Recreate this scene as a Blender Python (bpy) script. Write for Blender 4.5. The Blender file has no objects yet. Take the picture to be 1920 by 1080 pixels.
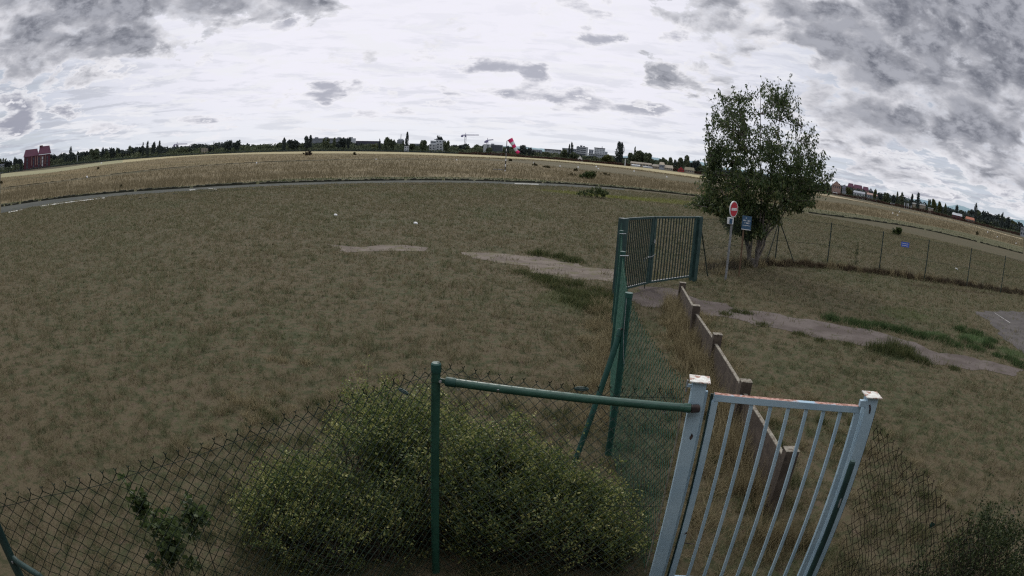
import bpy, math, random
import numpy as np
from mathutils import Vector, Matrix
RNG = np.random.default_rng(11)
random.seed(5)
R = math.radians
S = bpy.context.scene
COL = S.collection
# ------------------------------------------------------------------ camera
CAMH = 3.5
FPX, KK, PITCH, ROLL = 1149.59, 0.14396, 0.22073, 0.06336   # lens of a small wide-angle camera with barrel distortion
cd = bpy.data.cameras.new('camera'); cam = bpy.data.objects.new('camera', cd); COL.objects.link(cam)
cd.type = 'PANO'; cd.sensor_fit = 'HORIZONTAL'; cd.sensor_width = 36.0
cc = cd
cc.panorama_type = 'FISHEYE_LENS_POLYNOMIAL'
fmm = FPX * 36 / 1920
cc.fisheye_polynomial_k0 = 0.0
cc.fisheye_polynomial_k1 = -1.0 / fmm
cc.fisheye_polynomial_k2 = 0.0
cc.fisheye_polynomial_k3 = -KK / fmm ** 3
cc.fisheye_polynomial_k4 = 0.0
cc.fisheye_fov = 3.0
cd.clip_start = 0.05; cd.clip_end = 60000
cr, sr, cp, sp = math.cos(ROLL), math.sin(ROLL), math.cos(PITCH), math.sin(PITCH)
rt = Vector((cr, sr * sp, sr * cp)); up = Vector((-sr, cr * sp, cr * cp)); fw = Vector((0, cp, -sp))
M = Matrix.Identity(4)
for i in range(3):
    M[i][0] = rt[i]; M[i][1] = up[i]; M[i][2] = -fw[i]
M[2][3] = CAMH
cam.matrix_world = M
S.camera = cam

def ray(x, y):
    """world direction seen at a place of the 1920x1080 picture (used to survey where things stand)"""
    u = (x - 960) / FPX; v = -(y - 540) / FPX
    r = math.hypot(u, v) + 1e-12; th = r * (1 + KK * r * r); s = math.sin(th) / r
    return rt * (u * s) + up * (v * s) + fw * math.cos(th)
def G(x, y, z=0.0):
    d = ray(x, y); t = (CAMH - z) / -d.z
    return (d.x * t, d.y * t)
def azel(x, y):
    d = ray(x, y); return math.atan2(d.x, d.y), math.atan2(d.z, math.hypot(d.x, d.y))
def onplane(x, y, A, B):
    """point of the vertical plane through plan points A, B seen at (x, y)"""
    d = ray(x, y); nx, ny = -(B[1] - A[1]), B[0] - A[0]
    t = (A[0] * nx + A[1] * ny) / (d.x * nx + d.y * ny)
    return Vector((d.x * t, d.y * t, CAMH + d.z * t))
# ------------------------------------------------------------------ world
SUN_AZ, SUN_EL = R(-9), R(40)
W = bpy.data.worlds.new('World'); S.world = W; W.use_nodes = True
nt = W.node_tree; N = nt.nodes; L = nt.links; N.clear()
def nd(t, tree=None, **k):
    n = (tree or nt).nodes.new(t)
    for a, b in k.items():
        setattr(n, a, b)
    return n
class NT:
    """small expression helper on a node tree"""
    def __init__(s, tree): s.t = tree
    def put(s, sock, v):
        if v is None: return
        if isinstance(v, bpy.types.NodeSocket): s.t.links.new(v, sock)
        else:
            if sock.type == 'RGBA' and len(v) == 3: v = (*v, 1)
            sock.default_value = v
    def math(s, op, a, b=None, c=None, clamp=False):
        n = s.t.nodes.new('ShaderNodeMath'); n.operation = op; n.use_clamp = clamp
        for i, v in enumerate((a, b, c)): s.put(n.inputs[i], v)
        return n.outputs[0]
    def vmath(s, op, a, b=None):
        n = s.t.nodes.new('ShaderNodeVectorMath'); n.operation = op
        s.put(n.inputs[0], a)
        if b is not None: s.put(n.inputs[3 if op == 'SCALE' else 1], b)
        return n.outputs[1 if op in ('DOT_PRODUCT', 'LENGTH', 'DISTANCE') else 0]
    def ramp(s, v, a, b, c=0.0, d=1.0, smooth=True):
        n = s.t.nodes.new('ShaderNodeMapRange'); n.interpolation_type = 'SMOOTHSTEP' if smooth else 'LINEAR'
        for i, x in enumerate((v, a, b, c, d)): s.put(n.inputs[i], x)
        return n.outputs[0]
    def noise(s, vec, scale, detail=6, rough=0.55, dist=0.0, out=0):
        n = s.t.nodes.new('ShaderNodeTexNoise'); s.put(n.inputs['Vector'], vec)
        n.inputs['Scale'].default_value = scale; n.inputs['Detail'].default_value = detail
        n.inputs['Roughness'].default_value = rough; n.inputs['Distortion'].default_value = dist
        return n.outputs[out]
    def mix(s, f, a, b, mode='MIX'):
        n = s.t.nodes.new('ShaderNodeMix'); n.data_type = 'RGBA'; n.blend_type = mode
        s.put(n.inputs[0], f); s.put(n.inputs[6], a); s.put(n.inputs[7], b)
        return n.outputs[2]
    def xyz(s, v):
        n = s.t.nodes.new('ShaderNodeSeparateXYZ'); s.put(n.inputs[0], v); return n.outputs
    def comb(s, x, y, z=0.0):
        n = s.t.nodes.new('ShaderNodeCombineXYZ')
        for i, v in enumerate((x, y, z)): s.put(n.inputs[i], v)
        return n.outputs[0]
w = NT(nt)
tc = nd('ShaderNodeTexCoord'); dirv = w.vmath('NORMALIZE', tc.outputs['Generated'])
dx, dy, dz = w.xyz(dirv)
dzp = w.math('MAXIMUM', dz, 0.0)
inv = w.math('DIVIDE', 1.0, w.math('ADD', dzp, 0.055))
P = w.comb(w.math('MULTIPLY', dx, inv), w.math('MULTIPLY', dy, inv))
# wind streaks run along one direction of the cloud plane
mp = nd('ShaderNodeMapping'); w.put(mp.inputs['Vector'], P)
mp.inputs['Rotation'].default_value = (0, 0, R(20)); mp.inputs['Scale'].default_value = (0.75, 1.25, 1)
PP = mp.outputs[0]
sky = nd('ShaderNodeTexSky', sky_type='NISHITA'); sky.sun_disc = False
sky.sun_elevation = SUN_EL; sky.sun_rotation = SUN_AZ
sky.dust_density = 2.0
sundir = (math.sin(SUN_AZ) * math.cos(SUN_EL), math.cos(SUN_AZ) * math.cos(SUN_EL), math.sin(SUN_EL))
sd = w.vmath('DOT_PRODUCT', dirv, sundir)
glow = w.ramp(sd, 0.35, 0.95)
lowglow = w.vmath('DOT_PRODUCT', dirv, tuple(Vector((math.sin(R(-9)), math.cos(R(-9)), 0.22)).normalized()))
lg = w.ramp(lowglow, 0.70, 0.975)
# base: blue sky veiled by thin high cloud, whiter towards the sun
n_veil = w.noise(PP, 0.9, 8, 0.62, 0.4)
veil = w.math('ADD', w.ramp(n_veil, 0.36, 0.58, 0.35, 0.95), w.math('MULTIPLY', lg, 0.9), clamp=True)
hz = w.ramp(dz, 0.0, 0.16, 0.75, 0.0)
veil = w.math('MAXIMUM', veil, hz)
veilcol = w.mix(lg, (5.6, 6.0, 6.9, 1), (8.6, 8.5, 9.3, 1))
skyc = w.mix(0.55, w.mix(1.0, sky.outputs[0], (0.62, 0.62, 0.66, 1), 'MULTIPLY'), (4.6, 5.0, 5.7, 1))
base = w.mix(veil, skyc, veilcol)
hcol = w.mix(w.ramp(dz, 0.0, 0.10, 0.55, 0.0), base, w.mix(lg, (6.0, 6.6, 7.2, 1), (7.8, 8.2, 8.5, 1)))
# cloud masses: where they stand (direction, radius in degrees, weight); a warped direction frays their outlines
az = w.math('ARCTAN2', dx, dy)
Q = w.comb(w.math('MULTIPLY', az, 6.0), w.math('MULTIPLY', w.math('POWER', w.math('ADD', dzp, 0.02), 0.62), 11.0))
Qs = w.vmath('MULTIPLY', Q, (0.66, 0.62, 1))
wn = w.noise(Qs, 2.6, 8, 0.62, 0.3, out=1)
warp = w.vmath('MULTIPLY', w.vmath('SUBTRACT', wn, (.5, .5, .5)), (.30, .30, .14))
dirw = w.vmath('NORMALIZE', w.vmath('ADD', dirv, warp))
dirs_ = w.vmath('NORMALIZE', w.vmath('ADD', dirv, w.vmath('MULTIPLY', w.vmath('SUBTRACT', wn, (.5, .5, .5)), (.17, .17, .08))))
def blob(x, y, rad, wt, asp=1.0, dirw=dirw):
    d = ray(x, y)
    if asp == 1.0:
        c = w.vmath('DOT_PRODUCT', dirw, tuple(d))
        return w.ramp(c, math.cos(R(rad)), math.cos(R(rad * 0.1)), 0.0, wt)
    # flattened along the horizon: stretch the vertical difference
    df = w.vmath('MULTIPLY', w.vmath('SUBTRACT', dirw, tuple(d)), (1, 1, asp))
    ln = w.vmath('LENGTH', df)
    return w.ramp(ln, R(rad), R(rad * .1), 0.0, wt)
def addall(l):
    a = l[0]
    for b in l[1:]: a = w.math('ADD', a, b)
    return a
big = addall([blob(b[0], b[1], b[2] * 1.25, b[3] * 1.25, b[4]) for b in [(1255, 135, 3.4, .5, 1.7), (60, -25, 13, .95, 1.5), (250, 25, 9, .80, 1.8), (420, 20, 6, .45, 2), (560, 0, 7, .50, 3), (1905, 110, 15, 1.0, 1.3), (1760, 40, 11, .7, 1.5), (1590, 60, 8, .50, 1.6),
      (1640, 200, 11, .55, 2.2), (1790, 232, 8, .45, 3), (1490, 185, 6, .35, 2), (1440, 0, 7, .4, 1.5), (1900, 330, 9, .22, 2), (1650, 300, 10, .25, 2.5), (1290, 10, 5, .45, 1.5), (1385, 100, 5, .25, 1.5), (60, 120, 9, .28, 2), (1340, 165, 4, .35, 3)]])
small = addall([blob(b[0], b[1], b[2] * 1.0, b[3] * 1.1, b[4], dirs_) for b in [(895, 122, 3.6, .55, 1.8), (985, 134, 4.2, .6, 2.2), (1250, 138, 3.4, .8, 1.8), (1265, 78, 2.4, .45, 1), (520, 50, 4.5, .5, 2.2), (395, 107, 2.6, .4, 1.5), (650, 165, 6, .45, 4),
      (580, 182, 3.4, .5, 2.5), (1080, 178, 8, .40, 5), (1230, 210, 6, .42, 3.5), (1140, 215, 6, .3, 4), (830, 188, 3.4, .4, 2.5), (50, 195, 6, .5, 2.2), (20, 235, 5, .5, 2.5), (140, 208, 2.4, .5, 1.5), (180, 130, 5, .4, 2.2), (210, 238, 5, .35, 4), (960, 170, 8, .3, 5), (700, 215, 8, .3, 5), (400, 222, 7, .3, 4), (1090, 15, 4.5, .4, 2), (1115, 75, 3, .4, 2),
      (1700, 325, 8, .45, 2.5), (1840, 300, 6, .5, 1.8), (1590, 262, 6, .45, 3), (1900, 380, 6, .35, 3), (800, 118, 3, .3, 2), (1750, 380, 6, .25, 3), (950, 218, 8, .25, 5)]])
nA = w.noise(Qs, 1.5, 8, 0.62, 0.2)
nB = w.noise(w.vmath('ADD', Qs, (7.3, 2.1, 0)), 5.0, 8, 0.66, 0.2)
vo = nd('ShaderNodeTexVoronoi', feature='SMOOTH_F1'); vo.inputs['Scale'].default_value = 3.4; vo.inputs['Smoothness'].default_value = .6; vo.inputs['Detail'].default_value = 1.0
w.put(vo.inputs['Vector'], w.vmath('ADD', Qs, w.vmath('MULTIPLY', w.vmath('SUBTRACT', wn, (.5, .5, .5)), (.5, .5, 0))))
puff = w.math('MULTIPLY', w.math('SUBTRACT', .62, vo.outputs['Distance']), .55)
nst = w.noise(w.vmath('MULTIPLY', w.vmath('ADD', Q, (3.1, 9.4, 0)), (0.35, 1.0, 1)), 3.0, 8, 0.64, 0.3)
cen = lambda n_, k: w.math('MULTIPLY', w.math('SUBTRACT', n_, .5), k)
dens = addall([cen(nA, 1.7), cen(nB, 1.0), puff, w.math('MINIMUM', big, w.math('ADD', .38, w.math('MULTIPLY', big, .26)))])
mb = w.ramp(dens, 0.17, 0.28)          # cover of the big clouds
tb = w.ramp(dens, 0.20, 0.70)          # their thickness
tex = w.ramp(w.math('ADD', w.math('MULTIPLY', nB, .6), w.math('MULTIPLY', nA, .4)), .40, .60)
cb = w.mix(tb, w.mix(tex, (6.3, 6.4, 7.0, 1), (8.6, 8.5, 8.9, 1)), w.mix(tex, (1.15, 1.25, 1.6, 1), (3.9, 4.0, 4.5, 1)))
dens2 = addall([cen(nst, 1.1), cen(nB, .8), w.math('SUBTRACT', puff, .03), small])
ms = w.ramp(dens2, 0.16, 0.25, 0.0, 0.95)
ts = w.ramp(dens2, 0.18, 0.62)
cs = w.mix(ts, w.mix(lg, (8.0, 8.0, 8.4, 1), (8.8, 8.7, 9.2, 1)), w.mix(lg, (3.3, 3.4, 4.1, 1), (4.2, 4.3, 5.0, 1)))
# fine streaks low down
nf = w.noise(w.vmath('MULTIPLY', w.vmath('ADD', Q, (13.1, 4.4, 0)), (0.42, 1.15, 1)), 3.4, 8, 0.64, 0.3)
mf = w.math('MULTIPLY', w.ramp(nf, 0.48, 0.60, 0.0, 0.8), w.math('MULTIPLY', w.ramp(dz, 0.32, 0.06, 0.10, 1.0), w.ramp(lg, 0.5, 1.0, 1.0, 0.6)))
c1 = w.mix(mf, hcol, w.mix(lg, (4.6, 4.8, 5.5, 1), (5.9, 6.1, 6.8, 1)))
nw = w.noise(w.vmath('MULTIPLY', w.vmath('ADD', Q, (23.1, 14.4, 0)), (0.5, 1.1, 1)), 3.4, 8, 0.66, 0.3)
c1 = w.mix(w.math('MULTIPLY', w.ramp(nw, 0.50, 0.60, 0.0, 0.8), w.ramp(dz, 0.40, 0.04, 0.2, 1.0)), c1, (8.4, 8.4, 8.8, 1))
c2 = w.mix(ms, c1, cs)
c3 = w.mix(mb, c2, cb)
# overhead, out of the picture: sun glow, plus brightness added to light the ground
c4 = w.mix(w.ramp(sd, 0.935, 0.998, 0.0, 1.0), c3, (30, 29, 27, 1))
c4 = w.mix(w.ramp(dz, 0.42, 0.75), c4, w.mix(.6, c4, (16.5, 16.5, 17, 1)))
bg = nd('ShaderNodeBackground'); L.new(c4, bg.inputs[0]); bg.inputs[1].default_value = 0.094
wo = nd('ShaderNodeOutputWorld'); L.new(bg.outputs[0], wo.inputs[0])
W.cycles.sampling_method = "MANUAL"; W.cycles.sample_map_resolution = 512
sl = bpy.data.lights.new('sun', 'SUN'); sun = bpy.data.objects.new('sun', sl); COL.objects.link(sun)
sl.energy = 1.15; sl.angle = R(12); sl.color = (1, 0.95, 0.88)
sun.rotation_euler = Vector(sundir).to_track_quat('Z', 'Y').to_euler()
S.view_settings.view_transform = 'Standard'; S.view_settings.look = 'None'
S.view_settings.exposure = 0.12; S.view_settings.gamma = 1.0
S.cycles.max_bounces = 6; S.cycles.transparent_max_bounces = 8
S.cycles.use_denoising = False; S.cycles.use_adaptive_sampling = False; S.cycles.filter_width = 1.25
# ------------------------------------------------------------------ helpers
class MB:
    """collects triangles and quads and links them as one mesh object"""
    def __init__(s): s.v = []; s.f = []; s.n = 0; s.t = []
    def add(s, v, f, t=None):
        v = np.asarray(v, float).reshape(-1, 3); k = s.n
        s.v.append(v); s.n += len(v)
        for q in f: s.f.append(tuple(k + i for i in q))
        s.t += list(t) if t is not None else [0.5] * len(f)
        return s
    def box(s, c, size, rz=0, axes=None):
        hx, hy, hz_ = size[0] / 2, size[1] / 2, size[2] / 2
        v = np.array([(x, y, z) for x in (-hx, hx) for y in (-hy, hy) for z in (-hz_, hz_)])
        if axes is not None: v = v @ np.array(axes)
        elif rz:
            a, b = math.cos(rz), math.sin(rz); v = v @ np.array([[a, b, 0], [-b, a, 0], [0, 0, 1]])
        v = v + np.array(c)
        return s.add(v, [(0, 1, 3, 2), (4, 6, 7, 5), (0, 4, 5, 1), (2, 3, 7, 6), (0, 2, 6, 4), (1, 5, 7, 3)])
    def beam(s, a, b, wd, hd, upv=(0, 0, 1)):
        a = np.array(a, float); b = np.array(b, float); d = b - a; l = np.linalg.norm(d); d /= l
        u = np.array(upv, float)
        if abs(d @ u) > 0.98: u = np.array((1., 0, 0)) if abs(d[0]) < .9 else np.array((0, 1., 0))
        x = np.cross(d, u); x /= np.linalg.norm(x); z = np.cross(x, d)
        return s.box((a + b) / 2, (wd, l, hd), axes=[x, d, z])
    def tube(s, pts, rad, n=6, cap=True, t=0.5):
        pts = np.asarray(pts, float); m = len(pts)
        rad = np.full(m, rad) if np.isscalar(rad) else np.asarray(rad)
        tg = np.gradient(pts, axis=0); tg /= np.linalg.norm(tg, axis=1)[:, None] + 1e-12
        ref = np.array((0, 0, 1.)) if abs(tg[:, 2]).mean() < .9 else np.array((1., 0, 0))
        x = np.cross(tg, ref); x /= np.linalg.norm(x, axis=1)[:, None] + 1e-12; y = np.cross(tg, x)
        a = np.arange(n) * 2 * math.pi / n
        v = pts[:, None] + rad[:, None, None] * (x[:, None] * np.cos(a)[None, :, None] + y[:, None] * np.sin(a)[None, :, None])
        f = [(i * n + j, i * n + (j + 1) % n, (i + 1) * n + (j + 1) % n, (i + 1) * n + j) for i in range(m - 1) for j in range(n)]
        if cap: f += [tuple(range(n))[::-1], tuple((m - 1) * n + j for j in range(n))]
        return s.add(v.reshape(-1, 3), f, [t] * len(f))
    def build(s, name, mat, parent=None, bevel=0, smooth=False, loc=None):
        o = fastmesh(name, np.concatenate(s.v) if s.v else np.zeros((0, 3)), s.f, mat, s.t, parent, smooth, loc)
        if bevel:
            b = o.modifiers.new('bevel', 'BEVEL'); b.width = bevel; b.segments = 2; b.limit_method = 'ANGLE'
        return o
def fastmesh(name, v, f, mat, tint=None, parent=None, smooth=False, loc=None):
    me = bpy.data.meshes.new(name); v = np.asarray(v, np.float32)
    if parent is not None and loc is None:
        r_ = parent
        while r_.parent is not None: r_ = r_.parent
        loc = r_.get('_o', None)
    if loc is not None: v = v - np.asarray(loc, np.float32)
    if isinstance(f, np.ndarray):
        k = f.shape[1]; me.vertices.add(len(v)); me.vertices.foreach_set('co', v.ravel())
        me.loops.add(f.size); me.loops.foreach_set('vertex_index', f.astype(np.int32).ravel())
        me.polygons.add(len(f)); me.polygons.foreach_set('loop_start', np.arange(0, f.size, k, dtype=np.int32))
        me.polygons.foreach_set('loop_total', np.full(len(f), k, np.int32))
        me.update(calc_edges=True)
    else:
        me.from_pydata(v.tolist(), [], f); me.update()
    if tint is not None and len(tint) == len(me.polygons):
        a = me.attributes.new('tint', 'FLOAT', 'FACE'); a.data.foreach_set('value', np.asarray(tint, np.float32))
    if mat: me.materials.append(mat)
    if smooth: me.polygons.foreach_set('use_smooth', [True] * len(me.polygons))
    o = bpy.data.objects.new(name, me); COL.objects.link(o)
    if parent is not None: o.parent = parent
    elif loc is not None: o.location = loc
    return o
def thing(name, label, cat, loc=(0, 0, 0), group=None):
    o = bpy.data.objects.new(name, None); COL.objects.link(o); o.location = loc; o.empty_display_size = .2
    o['label'] = label; o['category'] = cat; o['_o'] = list(map(float, loc))
    if group: o['group'] = group
    return o
def tag(o, label, cat, group=None):
    o['label'] = label; o['category'] = cat
    if group: o['group'] = group
    return o
def kind(o, k, label=None):
    o['kind'] = k
    if label: o['label'] = label
    return o
def dup(root, loc, label=None, group=None, scale=None, rz=None):
    r = root.copy(); COL.objects.link(r); r.location = loc
    if label: r['label'] = label
    if group: r['group'] = group
    if scale is not None: r.scale = scale
    if rz is not None: r.rotation_euler = (0, 0, rz)
    for c in list(root.children):
        d = c.copy(); COL.objects.link(d); d.parent = r
        for e in list(c.children):
            g = e.copy(); COL.objects.link(g); g.parent = d
    return r
def inpoly(px, py, poly):
    poly = np.asarray(poly); c = np.zeros(px.shape, bool); j = len(poly) - 1
    for i in range(len(poly)):
        xi, yi = poly[i]; xj, yj = poly[j]
        if yi != yj:
            c ^= ((yi > py) != (yj > py)) & (px < (xj - xi) * (py - yi) / (yj - yi) + xi)
        j = i
    return c
# ------------------------------------------------------------------ materials
def newmat(name):
    m = bpy.data.materials.new(name); m.use_nodes = True; t = m.node_tree
    return m, NT(t), t.nodes['Principled BSDF'], t.nodes['Material Output']
def spec(b, v): b.inputs['Specular IOR Level'].default_value = v
def surf(name, c1, c2, scale=3.0, rough=0.7, c3=None, th3=0.62, scale3=8.0, bump=0.0, bscale=40.0, metal=0.0, sp_=0.4, lo=.4, hi=.6, coord='Object', w3=.05):
    m, n, b, o = newmat(name)
    t = m.node_tree.nodes.new('ShaderNodeTexCoord').outputs[coord]
    c = n.mix(n.ramp(n.noise(t, scale, 6, .6), lo, hi), c1, c2)
    if c3 is not None: c = n.mix(n.ramp(n.noise(t, scale3, 8, .65), th3, th3 + w3), c, c3)
    n.put(b.inputs['Base Color'], c); b.inputs['Roughness'].default_value = rough; b.inputs['Metallic'].default_value = metal; spec(b, sp_)
    if bump:
        bn = m.node_tree.nodes.new('ShaderNodeBump'); bn.inputs['Strength'].default_value = bump; bn.inputs['Distance'].default_value = 0.01
        n.put(bn.inputs['Height'], n.noise(t, bscale, 6, .6)); n.put(b.inputs['Normal'], bn.outputs[0])
    return m
def leafmat(name, stops, rough=0.55, trans=0.35, scale=1.5, var=.35, gloss=.3):
    """stops: colours picked by each leaf's own tint value, shifted by a slow noise"""
    m, n, b, o = newmat(name); nodes = m.node_tree.nodes
    at = nodes.new('ShaderNodeAttribute'); at.attribute_name = 'tint'
    geo = nodes.new('ShaderNodeTexCoord').outputs['Object']
    v = n.math('ADD', at.outputs['Fac'], n.math('MULTIPLY', n.math('SUBTRACT', n.noise(geo, scale, 4, .5), .5), var))
    cr_ = nodes.new('ShaderNodeValToRGB'); n.put(cr_.inputs[0], v)
    el = cr_.color_ramp.elements
    while len(el) < len(stops): el.new(.5)
    for i, s_ in enumerate(stops): el[i].position = i / (len(stops) - 1); el[i].color = (*s_, 1)
    n.put(b.inputs['Base Color'], cr_.outputs[0]); b.inputs['Roughness'].default_value = rough; spec(b, gloss)
    tr = nodes.new('ShaderNodeBsdfTranslucent'); n.put(tr.inputs[0], cr_.outputs[0])
    mx = nodes.new('ShaderNodeMixShader'); mx.inputs[0].default_value = trans
    m.node_tree.links.new(b.outputs[0], mx.inputs[1]); m.node_tree.links.new(tr.outputs[0], mx.inputs[2])
    m.node_tree.links.new(mx.outputs[0], o.inputs['Surface'])
    return m
# ground colour as a function of place, shared by the soil and by the blades that grow on it
GREEN_SPOTS = []   # (x, y, rx, ry, weight)
def gtone(name, straw=False):
    g = bpy.data.node_groups.new(name, 'ShaderNodeTree'); n = NT(g)
    g.interface.new_socket('Color', in_out='OUTPUT', socket_type='NodeSocketColor')
    out = g.nodes.new('NodeGroupOutput')
    pos = g.nodes.new('ShaderNodeNewGeometry').outputs['Position']
    flat = n.vmath('MULTIPLY', pos, (1, 1, 0))
    a = n.noise(flat, 0.16, 6, .6, .3); b_ = n.noise(flat, 0.9, 6, .62, .2); c_ = n.noise(flat, 4.5, 5, .6)
    v = n.math('ADD', n.math('ADD', n.math('MULTIPLY', a, .45), n.math('MULTIPLY', b_, .4)), n.math('MULTIPLY', c_, .25))
    fine = n.noise(flat, 7.0, 5, .65)
    v = n.math('ADD', n.math('MULTIPLY', v, .55), n.math('MULTIPLY', fine, .5))
    col = n.mix(n.ramp(v, .46, .58), (0.078, 0.086, 0.046, 1), (0.118, 0.100, 0.064, 1))
    bare = n.ramp(n.noise(n.vmath('ADD', flat, (31, 7, 0)), 5.2, 7, .68), .56, .66, 0, .60)
    col = n.mix(bare, col, (0.135, 0.098, 0.080, 1))
    col = n.mix(n.ramp(n.noise(n.vmath('ADD', flat, (3, 57, 0)), 3.6, 6, .65), .51, .60, 0, .65), col, (0.044, 0.056, 0.027, 1))
    x, y, z = n.xyz(pos)
    for (sx, sy, rx, ry, wt, cc_) in GREEN_SPOTS:
        e = n.math('ADD', n.math('POWER', n.math('DIVIDE', n.math('SUBTRACT', x, sx), rx), 2.0), n.math('POWER', n.math('DIVIDE', n.math('SUBTRACT', y, sy), ry), 2.0))
        k = n.math('MULTIPLY', n.ramp(n.math('ADD', e, n.math('MULTIPLY', n.math('SUBTRACT', b_, .5), 2.2)), 1.0, 0.15), wt)
        col = n.mix(k, col, cc_)
    n.put(out.inputs[0], col)
    return g
GY = (0.045, 0.078, 0.028, 1); YG = (0.12, 0.13, 0.03, 1); DG = (0.035, 0.05, 0.022, 1); OR = (0.12, 0.085, 0.045, 1)
def gs(x, y, rx, ry, wt, c):
    a = G(x, y); GREEN_SPOTS.append((a[0], a[1], rx, ry, wt, c))
gs(1740, 628, 1.3, .5, .95, GY); gs(1640, 608, 1.4, .4, .8, GY); gs(1830, 635, 1.2, .9, .95, GY); gs(1895, 660, 1.0, .8, .8, GY); gs(1700, 590, 1.3, 1.3, .5, (0.06, 0.085, 0.03, 1))
gs(1180, 372, 8, 3.2, .8, YG); gs(1080, 362, 5, 3, .6, YG); gs(1280, 378, 6, 3, .5, YG)
gs(1680, 665, 1.4, .6, .8, DG); gs(1080, 560, 1.4, 1.2, .6, (0.06, 0.075, 0.03, 1)); gs(1250, 520, 1.4, 1.4, .5, (0.09, .085, .04, 1))
gs(1600, 506, 6, .35, .6, (.06, .045, .03, 1)); gs(1800, 545, 6, .35, .6, (.06, .045, .03, 1)); gs(1450, 498, 3, .3, .6, (.06, .045, .03, 1))
TONE = gtone('ground_tone')
def groundmat(name, mult=(1, 1, 1), own=None, bump=.5, bs=30):
    m, n, b, o = newmat(name); nodes = m.node_tree.nodes
    if own is None:
        g = nodes.new('ShaderNodeGroup'); g.node_tree = TONE; c = g.outputs[0]
    else:
        pos = nodes.new('ShaderNodeNewGeometry').outputs['Position']
        st = n.vmath('MULTIPLY', pos, (0.35, 1.0, 1))
        v = n.math('ADD', n.math('MULTIPLY', n.noise(st, own[3], 8, .62, .4), .6), n.math('MULTIPLY', n.noise(pos, own[3] * 9, 6, .65), .4))
        c = n.mix(n.ramp(v, .40, .60), own[0], own[1])
        c = n.mix(n.ramp(n.noise(n.vmath('ADD', st, (40, 9, 0)), own[3] * 1.7, 7, .6), .52, .68, 0, .8), c, own[2])
    n.put(b.inputs['Base Color'], n.mix(1.0, c, (*mult, 1), 'MULTIPLY')); b.inputs['Roughness'].default_value = .95; spec(b, .1)
    if bump:
        bn = nodes.new('ShaderNodeBump'); bn.inputs['Strength'].default_value = bump; bn.inputs['Distance'].default_value = .03
        p = nodes.new('ShaderNodeNewGeometry').outputs['Position']
        n.put(bn.inputs['Height'], n.noise(p, bs, 7, .7)); n.put(b.inputs['Normal'], bn.outputs[0])
    return m
# ---- the ground: one sheet out to the horizon
rings = [0, 2, 4, 7, 12, 20, 35, 60, 100, 180, 300, 500, 800, 1400, 2500, 5000, 10000, 20000]
v = [(0, 0, 0)]; f = []; n_ = 72
for r_ in rings[1:]:
    v += [(r_ * math.sin(2 * math.pi * i / n_), r_ * math.cos(2 * math.pi * i / n_), 0) for i in range(n_)]
for i in range(n_): f.append((0, 1 + (i + 1) % n_, 1 + i))
for k in range(len(rings) - 2):
    for i in range(n_):
        a, b_ = 1 + k * n_ + i, 1 + k * n_ + (i + 1) % n_
        f.append((a, b_, b_ + n_, a + n_))
kind(fastmesh('ground', v, f, groundmat('dry_lawn_soil', (.70, .68, .66))), 'structure', 'short dry brownish green lawn of the airfield')
# ---- strips of the field, each bounded by two lines surveyed on the ground
def smooth(pts, step):
    out = []
    for (a, b_) in zip(pts[:-1], pts[1:]):
        k = max(1, int(math.dist(a, b_) / step))
        out += [(a[0] + (b_[0] - a[0]) * i / k, a[1] + (b_[1] - a[1]) * i / k) for i in range(k)]
    return out + [pts[-1]]
def cat(pts, per=10):
    """Catmull-Rom in the picture, then dropped on the ground"""
    p = [pts[0]] + list(pts) + [pts[-1]]; o = []
    for i in range(1, len(p) - 2):
        for j in range(per):
            t = j / per; q = []
            for k in (0, 1):
                a, b_, c, d = p[i - 1][k], p[i][k], p[i + 1][k], p[i + 2][k]
                q.append(.5 * (2 * b_ + (c - a) * t + (2 * a - 5 * b_ + 4 * c - d) * t * t + (3 * b_ - a - 3 * c + d) * t ** 3))
            o.append(tuple(q))
    return o + [pts[-1]]
def strip(name, near, far, z, mat, label, wob=.0, ext=True):
    xs = np.linspace(near[0][0], near[-1][0], 160)
    nn = cat(near); ff = cat(far)
    ny = np.interp(xs, [p[0] for p in nn], [p[1] for p in nn]); fy = np.interp(xs, [p[0] for p in ff], [p[1] for p in ff])
    v = []; nr = []; fr = []
    for i, x in enumerate(xs):
        a = G(x, ny[i]); b_ = G(x, fy[i])
        nr.append(a); fr.append(b_)
    nr = np.array(nr); fr = np.array(fr)
    if wob:
        for arr, s_ in ((nr, 3), (fr, 8)):
            d = np.hypot(arr[:, 0], arr[:, 1]); w_ = np.sin(np.arange(len(arr)) * .9 + s_) * .5 + np.sin(np.arange(len(arr)) * 2.3 + s_ * 2) * .5
            arr *= (1 + wob * w_ / d)[:, None]
    vv = [(x, y, z) for x, y in nr] + [(x, y, z) for x, y in fr]; k = len(nr)
    ff_ = [(i, i + 1, k + i + 1, k + i) for i in range(k - 1)]
    kind(fastmesh(name, vv, ff_, mat), 'structure', label)
    return nr, fr
X0 = 2
m_gold = groundmat('tall_grass_soil', own=((.155, .124, .070, 1), (.120, .097, .056, 1), (.098, .088, .048, 1), .05), bump=.9, bs=6)
m_gold2 = groundmat('brown_meadow_soil', own=((.15, .115, .058, 1), (.105, .082, .042, 1), (.085, .08, .038, 1), .03), bump=.9, bs=4)
m_mown = groundmat('mown_green_soil', own=((.078, .070, .040, 1), (.098, .082, .048, 1), (.060, .062, .032, 1), .03), bump=.5, bs=5)
m_light = groundmat('sunlit_straw_soil', own=((.31, .27, .155, 1), (.26, .225, .13, 1), (.19, .18, .10, 1), .012), bump=.2, bs=3)  # sunlit band of field: the sunlight is painted into this pale colour
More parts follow.
